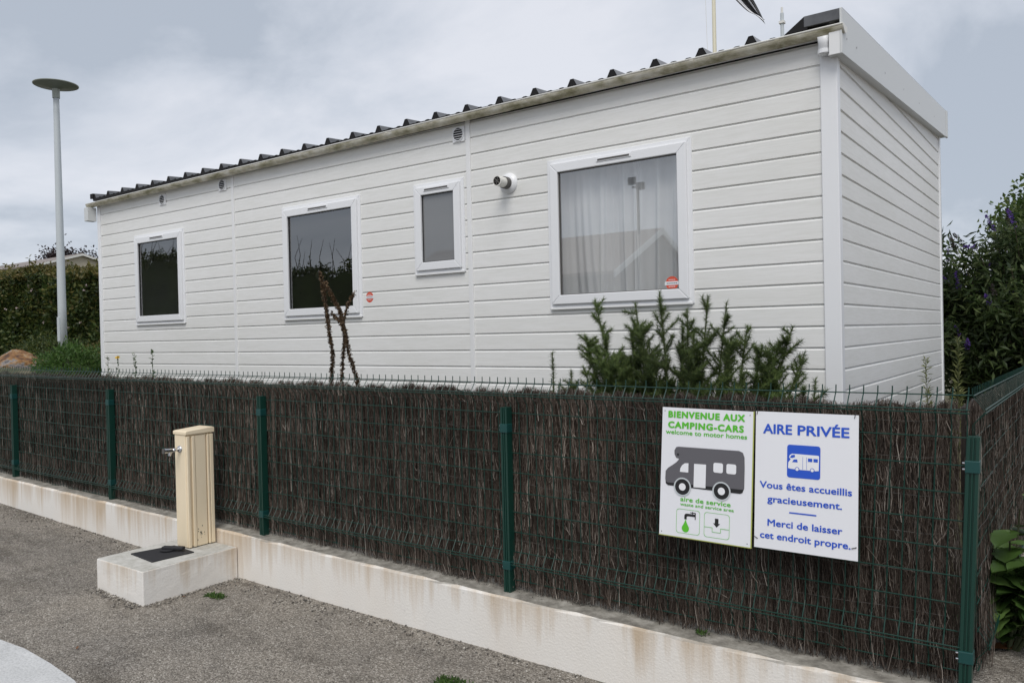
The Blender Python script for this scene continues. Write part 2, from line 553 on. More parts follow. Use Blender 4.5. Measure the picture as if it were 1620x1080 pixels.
# ------------------------------------------------------------------ setting: ground
def gz(x):
    return float(np.interp(x, [-60, -20, -8.2, -4.6, -1.8, 6, 40], [1.1, .5, .23, .129, .093, .06, .0]))
def sstep(a, b, x):
    t = min(1, max(0, (x - a) / (b - a)))
    return t * t * (3 - 2 * t)
def grid(xs, ys, hf):
    vs = [(x, y, hf(x, y)) for y in ys for x in xs]
    nx = len(xs)
    fs = [(j * nx + i, j * nx + i + 1, (j + 1) * nx + i + 1, (j + 1) * nx + i) for j in range(len(ys) - 1) for i in range(nx - 1)]
    return vs, fs
xs = [-400, -150, -60, -40, -30, -20, -15, -12] + list(np.arange(-10, 4.01, .25)) + [6, 9, 14, 25, 60, 150, 400]
ys = [-400, -150, -60, -30, -15, -8, -4, -2] + list(np.arange(-1, 3.6, .25)) + [5, 9, 20, 50, 150, 400]
vs, fs = grid(xs, ys, lambda x, y: gz(x) - .02 * sstep(3.3, 4.5, y) + (.006 * math.sin(x * 3.1 + y * 1.7) * math.sin(y * 2.3 - x) if -10 < x < 4 and -1 < y < 3.0 else 0))
me = bpy.data.meshes.new('ground'); me.from_pydata(vs, [], fs)
tag(link('ground', me, M['gravel']), kind='structure')

# raised yard behind the low wall, banked up on the left
def yz(x, y):
    bank = sstep(9.3, 11.6, -x) * sstep(3.45, 4.6, y)
    return .40 + .006 * math.sin(x * 5) + .95 * bank + .02 * math.sin(x * 1.9 + y * 2.7)
yx = [-140, -80, -50, -36, -28, -22, -18, -15] + list(np.arange(-13, -.3, .4)) + [-.41]
yy = [3.36, 3.6, 3.9, 4.3, 4.8, 5.6, 7, 9, 11, 14, 18, 24, 40, 80, 140]
vs, fs = grid(yx, yy, yz)
me = bpy.data.meshes.new('yard_soil'); me.from_pydata(vs, [], fs)
tag(link('yard_soil', me, M['soil']), kind='structure')
# gravel rise beside the fence corner
vs, fs = grid([-.39, -.2, .1, .6, 1.5, 4, 12, 40], [2.9, 3.1, 3.3, 3.6, 4.2, 5, 7, 10, 16, 40, 140], lambda x, y: gz(x) - .02 + .27 * sstep(2.9, 3.35, y) + .05 * sstep(3.5, 8, y))
me = bpy.data.meshes.new('side_path'); me.from_pydata(vs, [], fs)
tag(link('side_path', me, M['gravel']), kind='structure')
# pale concrete pavement in the near left corner, with a rounded end
ed = [(-14, 1.70), (-6.5, 1.745), (-4.62, 1.765), (-4.39, 1.785), (-4.09, 1.775), (-3.80, 1.75), (-3.5, 1.68), (-3.22, 1.52), (-3.03, 1.25), (-2.98, .9), (-3.0, -1.5), (-14, -1.5)]
mb = MB()
n = len(ed)
mb.add([(x, y, gz(x) + .022) for x, y in ed] + [(x, y, gz(x) - .1) for x, y in ed],
       [tuple(range(n))] + [(i, n + i, n + (i + 1) % n, (i + 1) % n) for i in range(n)])
tag(mb.build('pavement', M['pavement']), kind='structure')

# ------------------------------------------------------------------ low wall
WX0, WX1 = -16.0, -.325
def wtop(x):
    return float(np.interp(x, [-16, -8.4, -4.4, -2.4, -.3], [.56, .475, .415, .385, .365]))
WF, WB = 3.145, 3.36
mb = MB()
wxs = list(np.arange(WX0, WX1, .12)) + [WX1]
V, F = [], []
for x in wxs:
    j1, j2, j3 = random.uniform(-.004, .004), random.uniform(-.004, .004), random.uniform(-.003, .003)
    V += [(x, WF + j3, gz(x) - .15), (x, WF + j3, wtop(x) - .012), (x, WF + .010, wtop(x) + j1), (x, WB, wtop(x) + j2), (x, WB, gz(x) - .15)]
for i in range(len(wxs) - 1):
    for k in range(4):
        F.append((i * 5 + k, (i + 1) * 5 + k, (i + 1) * 5 + k + 1, i * 5 + k + 1))
F.append((0, 1, 2, 3, 4)); F.append(tuple((len(wxs) - 1) * 5 + k for k in range(5)))
mb.add(V, F)
tag(mb.build('low_wall', M['render']), 'long low white rendered wall with brown streaks under the wire fence', 'wall')

# loose grit lying along the top of the wall and at its foot
ico_v = np.array([(1, 0, 0), (-1, 0, 0), (0, 1, 0), (0, -1, 0), (0, 0, 1), (0, 0, -1)], float)
ico_f = np.array([(0, 2, 4), (2, 1, 4), (1, 3, 4), (3, 0, 4), (2, 0, 5), (1, 2, 5), (3, 1, 5), (0, 3, 5)])
def pebbles(P, r, name, mat):
    n = len(P)
    V = P[:, None, :] + ico_v[None] * (r[:, None, None] * rng.uniform(.6, 1.2, (n, 6, 3))) * np.array([1, 1, .7])
    F = ico_f[None] + (np.arange(n) * 6)[:, None, None]
    return raw(name, V.reshape(-1, 3), F.reshape(-1, 3), mat)
n = 2600
px = rng.uniform(-8.5, -.4, n); py = WB - .02 - np.abs(rng.normal(0, .045, n))
px[:900] = rng.normal(-2.75, .28, 900)
py = np.maximum(py, WF + .03)
P = np.stack([px, py, [wtop(x) + .002 for x in px]], 1)
tag(pebbles(P, rng.uniform(.002, .0055, n), 'wall_top_grit', M['pebble']), 'fine loose grit scattered along the top of the low wall', 'grit', kind='stuff')
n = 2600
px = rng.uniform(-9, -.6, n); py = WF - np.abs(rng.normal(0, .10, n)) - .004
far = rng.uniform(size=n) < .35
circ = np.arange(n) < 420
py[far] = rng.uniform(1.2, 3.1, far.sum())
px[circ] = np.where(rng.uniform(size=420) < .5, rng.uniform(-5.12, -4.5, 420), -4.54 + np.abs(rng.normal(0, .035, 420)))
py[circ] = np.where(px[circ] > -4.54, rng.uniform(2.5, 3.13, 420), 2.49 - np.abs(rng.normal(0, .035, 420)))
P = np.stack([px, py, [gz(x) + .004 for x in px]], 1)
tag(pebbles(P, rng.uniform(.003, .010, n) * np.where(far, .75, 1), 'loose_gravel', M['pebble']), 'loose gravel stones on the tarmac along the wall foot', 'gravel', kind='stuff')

# ------------------------------------------------------------------ mobile home
F0 = 5.08                      # front face
GX = -1.236                    # gable face
BY = 9.12                      # back
LX = -10.06
home = thing('mobile_home', 'long white mobile home with horizontal board cladding and four windows', 'mobile home', (-5.6, 7.1, .4))
HM = Matrix.Translation((5.6, -7.1, -.4))
def hb(mb, name, mat, parent=None, **k):
    """part of the home, given in world coordinates"""
    o = mb.build(name, mat, None, **k)
    o.parent = parent or home
    if o.parent is home:
        o.matrix_parent_inverse = HM
    return o
PITCH = .1327
LINES = [1.428 + PITCH * k for k in range(-6, 16)]
WIN = {'a': (-9.225, -8.185, 1.884, 2.943), 'b': (-6.47, -5.36, 1.868, 2.973), 'c': (-4.702, -4.143, 2.201, 2.972), 'd': (-3.324, -2.166, 1.861, 2.98)}
def roofz(y):
    return 3.425 + (y - F0) * .065
def profile(z0, z1, top_cut=None):
    """board section as (depth, z); lower lip overhangs, upper bevel runs back into the joint"""
    return [(.03, z0), (0, z0), (0, z1 - .020), (.012, z1 - .007), (.012, z1), (.03, z1)]
def clip(poly, lo, hi):
    def cut(pl, z, keep_above):
        r = []
        for i in range(len(pl)):
            a, b = pl[i], pl[(i + 1) % len(pl)]
            ina = a[1] >= z if keep_above else a[1] <= z
            inb = b[1] >= z if keep_above else b[1] <= z
            if ina: r.append(a)
            if ina != inb:
                t = (z - a[1]) / (b[1] - a[1])
                r.append((a[0] + (b[0] - a[0]) * t, z))
        return r
    poly = cut(poly, lo, True)
    return cut(poly, hi, False) if len(poly) > 2 else poly
for sx0, sx1 in ((LX + .03, -7.275), (-7.265, -4.096), (-4.086, GX - .04)):
    for z0, z1 in zip(LINES[:-1], LINES[1:]):
        z1c = min(z1, 3.43)
        if z1c - z0 < .02:
            continue
        pr = profile(z0, z1) if z1 <= 3.43 else clip(profile(z0, z1), z0, 3.43)
        def piece(pl, xa, xb):
            if len(pl) > 2 and xb - xa > .004:
                mb = MB(); mb.prism([(F0 + d, z) for d, z in pl], xa, xb, 'x')
                hb(mb, 'board', M['siding'])
        # horizontal spans, cut round the windows
        cuts = sorted([(max(sx0, w[0] + .02), min(sx1, w[1] - .02), w[2] + .02, w[3] - .02) for w in WIN.values() if w[0] < sx1 and w[1] > sx0 and w[2] + .02 < z1c and w[3] - .02 > z0])
        x = sx0
        for c0, c1, b0, b1 in cuts:
            piece(pr, x, c0)
            for lo, hi in ((z0, b0), (b1, z1c)):
                if hi - lo > .004:
                    piece(clip(pr, lo, hi), c0, c1)
            x = c1
        piece(pr, x, sx1)
# gable boards (their tops run up under the sloping fascia)
gl = LINES + [LINES[-1] + PITCH, LINES[-1] + 2 * PITCH]
for z0, z1 in zip(gl[:-1], gl[1:]):
    ya = F0 + .04
    if z0 > roofz(ya) - .02:
        ya = F0 + (z0 - 3.425) / .065 + .1
    if ya > BY - .3:
        continue
    mb = MB()
    pr = [(GX - d, z) for d, z in profile(z0, z1)]
    n_ = len(pr)
    mb.prism(pr, ya, BY - .03, 'y')
    hb(mb, 'gable_board', M['siding'])
# back and left walls, floor, ceiling, partitions
mb = MB(); mb.box(LX, GX - .04, BY - .05, BY, .62, 3.6); hb(mb, 'back_wall', M['siding'])
mb = MB(); mb.box(LX, LX + .03, F0 + .03, BY - .06, .62, 3.45); hb(mb, 'end_wall', M['siding'])
mb = MB(); mb.box(LX + .04, GX - .05, F0 + .04, BY - .07, .70, .8); hb(mb, 'floor', M['interior'])
mb = MB(); mb.prism([(F0 + .04, 3.33), (BY - .07, 3.55), (BY - .07, 3.57), (F0 + .04, 3.35)], LX + .04, GX - .05, 'x'); hb(mb, 'ceiling', M['interior'])
for px_ in (-7.27, -4.95, -4.05):
    mb = MB(); mb.box(px_ - .02, px_ + .02, F0 + .06, BY - .08, .81, 3.32); hb(mb, 'partition', M['interior'])
# inner lining of the front wall round the openings
for (a, b) in ((LX + .04, -9.3), (-8.1, -6.55), (-5.28, -4.78), (-4.07, -3.40), (-2.10, GX - .05)):
    mb = MB(); mb.box(a, b, F0 + .035, F0 + .055, .81, 3.32); hb(mb, 'inner_lining', M['interior'])
for k, (a, b, c, d) in WIN.items():
    ea, eb = a - .08, b + .08
    mb = MB(); mb.box(ea, eb, F0 + .035, F0 + .055, .81, c + .03); hb(mb, 'inner_lining', M['interior']); mb = MB(); mb.box(ea, eb, F0 + .035, F0 + .055, d - .03, 3.32); hb(mb, 'inner_lining', M['interior'])
mb = MB(); mb.box(GX - .06, GX - .035, F0 + .06, BY - .06, .62, 3.55); hb(mb, 'inner_lining', M['interior'])
# skirt below the boards
mb = MB(); mb.box(LX + .05, GX - .06, F0 + .035, F0 + .06, .42, .66); hb(mb, 'skirt', M['trim'])
mb = MB(); mb.box(GX - .06, GX - .035, F0 + .065, BY - .06, .42, .62); hb(mb, 'skirt', M['trim'])
# corner trims and cover strips
mb = MB(); mb.box(GX - .088, GX + .012, F0 - .014, F0 + .055, .55, 3.33); hb(mb, 'corner_trim', M['pvc'], bevel=.005)
mb = MB(); mb.box(LX - .012, LX + .055, F0 - .014, F0 + .04, .55, 3.40); hb(mb, 'corner_trim', M['pvc'], bevel=.004)
mb = MB(); mb.box(GX - .03, GX + .012, BY - .05, BY + .012, .55, 3.62); hb(mb, 'corner_trim', M['pvc'], bevel=.004)
for sx in (-7.27, -4.091):
    mb = MB(); mb.box(sx - .022, sx + .022, F0 - .010, F0 + .02, .6, 3.42); hb(mb, 'cover_strip', M['trim'], bevel=.004)
# windows
for k, (a, b, c, d) in WIN.items():
    mb = MB(); mb.frame(a, b, c, d, .034, F0 - .010, F0 + .04)
    win = hb(mb, 'window', M['pvc'], bevel=.003)
    fr = MB(); fr.frame(a + .032, b - .032, c + .034, d - .032, .068, F0 - .032, F0 + .02)
    o = fr.build('sash', M['pvc'], win, bevel=.005)
    gk = MB(); gk.frame(a + .099, b - .099, c + .101, d - .099, .007, F0 - .014, F0 + .012)
    gk.build('gasket', M['rubber'] if k != 'd' else M['slot'], win)
    pn = MB(); x0, x1, z0, z1 = a + .102, b - .102, c + .104, d - .102
    pn.add([(x0, F0 - .006, z0), (x1, F0 - .006, z0), (x1, F0 - .006, z1), (x0, F0 - .006, z1)], [(0, 1, 2, 3)])
    pn.build('pane', M['obscure'] if k == 'c' else M['glass'], win)
    sl = MB(); sl.box(a + .01, b - .01, F0 - .022, F0 + .01, c - .006, c + .012)
    sl.build('sill', M['trim'], win, bevel=.003)
    xm = (a + b) / 2; hl = min(.14, (b - a) * .30)
    vt = MB(); vt.box(xm - hl, xm + hl, F0 - .038, F0 - .030, d - .072, d - .046)
    vv = vt.build('trickle_vent', M['pvc'], win, bevel=.002)
    vs_ = MB(); vs_.box(xm - hl + .012, xm + hl - .012, F0 - .0395, F0 - .036, d - .066, d - .053)
    vs_.build('slot', M['slot'], vv)
# the curtains behind the wide right-hand window
def curtain(x0, x1, zt, zb, lean, label, ph):
    nx, nz_ = 60, 14
    V, F = [], []
    for j in range(nz_ + 1):
        t = j / nz_
        z = zt + (zb - zt) * t
        for i in range(nx + 1):
            u = i / nx
            x = x0 + (x1 - x0) * u + lean * t * t * u
            amp = .018 + .012 * t
            y = F0 + .11 + amp * math.sin(u * 15 + ph + 1.5 * math.sin(u * 5 + ph) + t * .8) + .006 * math.sin(u * 43 + t * 2 + ph)
            V.append((x, y, z + .006 * math.sin(u * 34 + ph)))
    for j in range(nz_):
        for i in range(nx):
            F.append((j * (nx + 1) + i, j * (nx + 1) + i + 1, (j + 1) * (nx + 1) + i + 1, (j + 1) * (nx + 1) + i))
    me = bpy.data.meshes.new('curtain'); me.from_pydata(V, [], F)
    tag(link('curtain', me, M['curtain'], smooth=True), label, 'curtain', 'net curtains')
curtain(-3.40, -2.93, 2.93, 1.93, .10, 'white net curtain at the left side of the wide right window', 0)
curtain(-2.94, -2.62, 2.93, 1.925, .04, 'white net curtain in the middle of the wide right window', 2)
curtain(-2.66, -2.21, 2.93, 1.93, .0, 'white net curtain at the right side of the wide right window', 4)
# round air vents under the gutter
def air_vent(x, z, w_, h_):
    mb = MB(); mb.box(x - w_ / 2, x + w_ / 2, F0 - .012, F0 + .004, z - h_ / 2, z + h_ / 2)
    v = hb(mb, 'air_vent', M['pvc'], bevel=.003)
    r = w_ * .42
    d = MB(); d.lathe([(0.0001, -.0145), (r, -.0145), (r, -.010)], (x, F0, z), 'y', 24); d.build('opening', M['dark'], v)
    d = MB(); d.lathe([(r * .98, -.012), (r * .98, -.019), (r * 1.1, -.019), (r * 1.1, -.012)], (x, F0, z), 'y', 24); d.build('rim', M['pvc'], v)
    for q in range(5):
        zz = z - r * .72 + q * r * .36
        hw = math.sqrt(max(0, r * r - (zz - z) ** 2)) * .97
        s_ = MB(); s_.prism([(F0 - .021, zz - .003), (F0 - .0145, zz + .001), (F0 - .0145, zz + .0035), (F0 - .021, zz - .0005)], x - hw, x + hw, 'x')
        s_.build('louvre', M['pvc'], v)
air_vent(-8.593, 3.305, .125, .125)
air_vent(-7.44, 3.325, .125, .125)
air_vent(-4.185, 3.325, .125, .125)
# boiler flue
mb = MB(); mb.lathe([(.0001, -.03), (.048, -.03), (.058, -.022), (.078, -.014), (.082, 0), (.082, .006)], (-3.69, F0, 2.86), 'y', 28)
fl = hb(mb, 'flue', M['pvc'], smooth=True)
mb = MB(); mb.tube([(-3.69, F0 - .028, 2.86), (-3.69, F0 - .075, 2.86)], .047, 20); mb.build('flue_collar', M['slot'], fl)
mb = MB(); mb.lathe([(.034, -.16), (.040, -.16), (.040, -.07), (.034, -.07)], (-3.69, F0, 2.86), 'y', 20); mb.build('flue_pipe', M['gutter_lip'], fl, smooth=False)
mb = MB(); mb.lathe([(.0001, -.148), (.0345, -.148)], (-3.69, F0, 2.86), 'y', 20); mb.build('flue_opening', M['dark'], fl)
for q in range(3):
    a = q * math.pi / 3 + .3
    mb = MB(); mb.tube([(-3.69 + .036 * math.cos(a), F0 - .157, 2.86 + .036 * math.sin(a)), (-3.69 - .036 * math.cos(a), F0 - .157, 2.86 - .036 * math.sin(a))], .004, 6); mb.build('flue_bar', M['slot'], fl)
# round red stickers
def sticker(x, y, z, r, parent=None):
    mb = MB(); mb.lathe([(.0001, 0), (r, 0)], (x, y, z), 'y', 28)
    s = hb(mb, 'sticker', M['ink_red'])
    b = MB(); b.box(x - r * 1.12, x + r * 1.12, y - .0012, y - .0004, z - r * .26, z + r * .26); b.build('white_band', M['ink_white'], s)
    b = MB(); 
    for q in range(6): b.box(x - r * .8 + q * r * .28, x - r * .8 + q * r * .28 + r * .2, y - .0020, y - .0014, z - r * .07, z + r * .06)
    b.build('small_print', M['ink_grey'], s)
    for sg in (1, -1):
        b = MB()
        for q in range(4): b.box(x - r * .5 + q * r * .27, x - r * .5 + q * r * .27 + r * .17, y - .0012, y - .0004, z + sg * r * .5 - r * .05, z + sg * r * .5 + r * .06)
        b.build('small_print', M['ink_white'], s)
sticker(-5.272, F0 - .001, 2.041, .047)
sticker(-2.325, F0 - .0075, 2.005, .047)
# eaves board, gutter with unions, outlet
mb = MB(); mb.box(LX - .02, GX - .09, F0 - .022, F0 - .002, 3.425, 3.462); hb(mb, 'eaves_board', M['trim'])
def gtop(x):
    return float(np.interp(x, [-10.2, -4, -1.1], [3.415, 3.452, 3.462]))
GY = F0 - .064
def gutter_ring(r0, r1, x, a0=180, a1=360, n_=12):
    return [(x, GY + r * math.cos(math.radians(t)), gtop(x) + r * math.sin(math.radians(t))) for r in (r0, r1) for t in np.linspace(a0, a1, n_)]
def gutter_piece(x0, x1, r0, r1, nm, mat, par=None):
    A_, B_ = gutter_ring(r0, r1, x0), gutter_ring(r0, r1, x1)
    V = A_ + B_
    m_ = 12
    F = []
    for k in range(m_ - 1):
        F += [(k, k + 1, 2 * m_ + k + 1, 2 * m_ + k), (m_ + k, m_ + k + 1, 3 * m_ + k + 1, 3 * m_ + k), (k, k + 1, m_ + k + 1, m_ + k), (2 * m_ + k, 2 * m_ + k + 1, 3 * m_ + k + 1, 3 * m_ + k)]
    for k in (0, m_ - 1):
        F += [(k, m_ + k, 3 * m_ + k, 2 * m_ + k)]
    mb = MB(); mb.add(V, F)
    return hb(mb, nm, mat, par) if par is None else mb.build(nm, mat, par)
gut = gutter_piece(-10.16, -1.165, .040, .044, 'gutter', M['gutter'])
mb = MB(); mb.tube([(-10.16, GY - .043, gtop(-10.16) + .002), (-4, GY - .043, gtop(-4) + .002), (-1.165, GY - .043, gtop(-1.165) + .002)], .0055, 8); mb.build('gutter_lip', M['gutter_lip'], gut)
xb = -1.55
while xb > -10.1:
    gutter_piece(xb - .014, xb + .014, .0435, .0470, 'gutter_bracket', M['gutter'], gut)
    xb -= .56
for xe in (-10.163, -1.163):
    mb = MB(); mb.prism([(GY + .046 * math.cos(math.radians(t)), gtop(xe) + .046 * math.sin(math.radians(t))) for t in np.linspace(180, 360, 14)], xe - .003, xe + .003, 'x'); mb.build('end_cap', M['gutter_lip'], gut)
OY = F0 - .058
mb = MB(); mb.tube([(-1.285, OY - .02, gtop(-1.285) - .036), (-1.285, OY, 3.385), (-1.285, OY, 3.315)], [.034, .034, .034], 16); mb.build('outlet', M['pvc'], gut, smooth=True)
mb = MB(); mb.tube([(-1.285, OY, 3.322), (-1.285, OY, 3.345)], .038, 16); mb.build('outlet_collar', M['pvc'], gut)
mb = MB(); mb.box(-10.16, -10.07, F0 - .13, F0 - .02, 3.20, 3.37); hb(mb, 'end_box', M['fascia'], bevel=.004)
# roof: sheets with trapezoidal ribs every third of a metre
RP = .3325
def rib_profile(x0, nr):
    p = []
    for i in range(nr):
        x = x0 + i * RP
        p += [(x - .042, 0), (x - .014, .052), (x + .014, .052), (x + .042, 0), (x + .11, .000), (x + .125, .007), (x + .15, .007), (x + .165, 0), (x + .215, 0), (x + .23, .007), (x + .255, .007), (x + .27, 0)]
    p.append((x0 + nr * RP - .042, 0))
    return p
EY, EZ, SL = F0 - .055, 3.484, .065
x0 = -10.045
k = 0
while x0 < -1.5:
    nr = 3 if x0 < -2.3 else 2
    pr = rib_profile(x0, nr)
    if k: pr = [(x + .0, z) for x, z in pr]
    m_ = len(pr)
    V = [(x, EY, EZ + z) for x, z in pr] + [(x, BY + .12, EZ + z + (BY + .12 - EY) * SL) for x, z in pr] + [(x, EY, EZ - .012) for x, z in pr]
    F = [(i, i + 1, m_ + i + 1, m_ + i) for i in range(m_ - 1)]
    mb = MB(); mb.add(V, F)
    sh = hb(mb, 'roof_sheet', M['roof'])
    mb = MB(); mb.add([(x, EY + .004, EZ + z - .002) for x, z in pr] + [(x, EY + .004, EZ - .03) for x, z in pr], [(i, i + 1, m_ + i + 1, m_ + i) for i in range(m_ - 1)])
    mb.build('foam_closure', M['foam'], sh)
    x0 += nr * RP
    k += 1
mb = MB(); V = []
mb.prism([(EY + .01, EZ - .03), (BY + .1, EZ - .03 + (BY + .09 - EY) * SL), (BY + .1, EZ - .012 + (BY + .09 - EY) * SL), (EY + .01, EZ - .012)], LX - .03, GX - .02, 'x'); hb(mb, 'roof_deck', M['foam'])
# verge flashing over the right end
mb = MB()
def slope(dz, y): return EZ + dz + (y - EY) * SL
mb.prism([(EY - .012, slope(.02, EY)), (EY - .012, slope(.088, EY)), (BY + .13, slope(.088, BY + .13)), (BY + .13, slope(.02, BY + .13))], -1.40, -1.176, 'x')
hb(mb, 'verge_flashing', M['roof'], bevel=.004)
mb = MB(); mb.prism([(-1.52, EZ + .003), (-1.40, EZ + .086), (-1.38, EZ + .086), (-1.38, EZ + .003)], EY - .01, BY + .1, 'y')
vf = hb(mb, 'verge_flashing', M['foam'])
for v in vf.data.vertices:
    v.co.z += (v.co.y - EY) * SL
mb = MB(); mb.prism([(-10.13, EZ + .0), (-10.13, EZ + .06), (-10.06, EZ + .06), (-10.06, EZ + .0)], EY - .01, BY + .1, 'y')
vf = hb(mb, 'verge_flashing', M['foam'])
for v in vf.data.vertices:
    v.co.z += (v.co.y - EY) * SL
# gable fascia with its front return
FX = GX + .062
mb = MB(); mb.prism([(4.985, 3.295), (4.985, 3.562), (9.24, 3.84), (9.24, 3.575)], FX - .012, FX, 'x')
fa = hb(mb, 'gable_fascia', M['fascia'], bevel=.002)
mb = MB(); mb.prism([(5.0, 3.297), (9.2, 3.577), (9.2, 3.59), (5.0, 3.31)], GX - .02, FX - .0125, 'x'); mb.build('soffit', M['fascia'], fa)
mb = MB(); mb.box(GX - .012, FX - .0125, 4.9865, 4.998, 3.297, 3.45); mb.build('front_return', M['trim'], fa)
mb = MB(); mb.prism([(9.15, 3.575), (9.15, 3.838), (9.245, 3.845), (9.245, 3.58)], FX + .0005, FX + .005, 'x'); mb.build('fascia_joint_cover', M['fascia'], fa)
for y_ in (5.1, 5.35, 6.2, 6.9, 7.6, 8.4):
    mb = MB(); mb.lathe([(.0001, 0), (.006, 0)], (0, 0, 0), 'y', 10)
    o = mb.build('screw', M['slot'], fa)
    o.matrix_local = Matrix.Translation((FX + .0012, y_, 3.40 + (y_ - 5) * .0655)) @ Matrix.Rotation(math.pi / 2, 4, 'Z')

# ------------------------------------------------------------------ wire fences with heather screens
def ftop(x):
    return float(np.interp(x, [-14, -8.4, -.4], [1.50, 1.485, 1.457]))
FY = 3.255
def wire_panel(u0, u1, place, nm, parent, rad=.0024, step=.05):
    """place(u, depth, dz) -> world point; dz measured from the fence top (tips)"""
    mb = MB()
    hz = [-.028] + [-.180 - .1 * i for i in range(8)] + [-1.022]
    n = int(round((u1 - u0) / step))
    prof = [(0, 0), (0, -.028), (.036, -.078), (.036, -.090), (0, -.135), (0, -.865), (.036, -.925), (.036, -.938), (0, -.985), (0, -1.03)]
    for i in range(n + 1):
        u = u0 + (u1 - u0) * i / n
        mb.tube([place(u, d, z) for d, z in prof], rad, 5, cap=True)
    for d, z in [(0, z) for z in hz] + [(.036, -.078), (.036, -.090), (.036, -.925), (.036, -.938)]:
        mb.tube([place(u0 - .01, d + .005, z), place((u0 + u1) / 2, d + .005, z + random.uniform(-.004, .002)), place(u1 + .01, d + .005, z)], .0025, 5)
    return mb.build(nm, M['green'], parent)
def lean_x(x, dz):
    """the last bay leans a little to the right towards its top"""
    return sstep(-2.4, -.4, x) * .045 * (dz + .9)
fence = thing('mesh_fence', 'long dark green wire mesh fence standing on the low white wall', 'fence', (0, 0, 0))
POSTS = [-12.2, -10.15, -8.03, -6.30, -4.38, -2.40, -.385]
def front_place(x, d, dz):
    return (x + lean_x(x, dz), FY - d, ftop(x) + dz)
for a, b in zip(POSTS[:-1], POSTS[1:]):
    wire_panel(a + .015, b - .015, front_place, 'mesh_panel', fence)
def post_shape(c, z0, z1, wx, wy, lean=0.0):
    """steel post with two front grooves, section drawn in x,y"""
    hx, hy, g = wx / 2, wy / 2, .006
    sec = [(-hx, -hy), (-hx * .45, -hy), (-hx * .40, -hy + g), (-hx * .18, -hy + g), (-hx * .12, -hy), (hx * .12, -hy), (hx * .18, -hy + g), (hx * .40, -hy + g), (hx * .45, -hy), (hx, -hy), (hx, hy), (-hx, hy)]
    mb = MB()
    m_ = len(sec)
    V = [(c[0] + x, c[1] + y, z0) for x, y in sec] + [(c[0] + x + lean, c[1] + y, z1) for x, y in sec]
    mb.add(V, [tuple(range(m_)), tuple(range(2 * m_ - 1, m_ - 1, -1))] + [(i, (i + 1) % m_, m_ + (i + 1) % m_, m_ + i) for i in range(m_)])
    return mb
for x in POSTS:
    ln = .042 if x > -.5 else 0
    zt = 1.315 if x < -.5 else 1.285
    y_ = FY - .022
    z0 = wtop(x) - .02
    p = post_shape((x - (.0 if ln else 0), y_), z0, zt, .040, .045, ln).build('post', M['green'], fence)
    for zc in (zt - .105, z0 + .155):
        xo = x + ln * (zc - z0) / (zt - z0)
        mb = MB(); mb.box(xo - .0235, xo + .0235, y_ - .027, y_ + .022, zc - .022, zc + .022)
        cl = mb.build('clamp', M['clamp'], p, bevel=.003)
        for q in (-.011, .011):
            mb = MB(); mb.tube([(xo - .032, y_ - .012, zc + q), (xo - .023, y_ - .012, zc + q)], .004, 8); mb.build('bolt', M['chrome'], cl)
side = thing('mesh_fence', 'dark green wire mesh fence running back from the corner on the right', 'fence', (0, 0, 0))
SX = -.375
def side_place(u, d, dz):
    return (SX + d + .02, u, 1.452 - .016 * (u - 3.3) + dz)
for a, b in ((3.31, 6.24), (6.28, 8.74), (8.78, 11.24)):
    wire_panel(a, b, side_place, 'mesh_panel', side, .0013, .055)
for y_ in (6.26, 8.76, 11.26):
    post_shape((SX + .02, y_), .3, 1.29, .05, .05).build('post', M['green'], side)

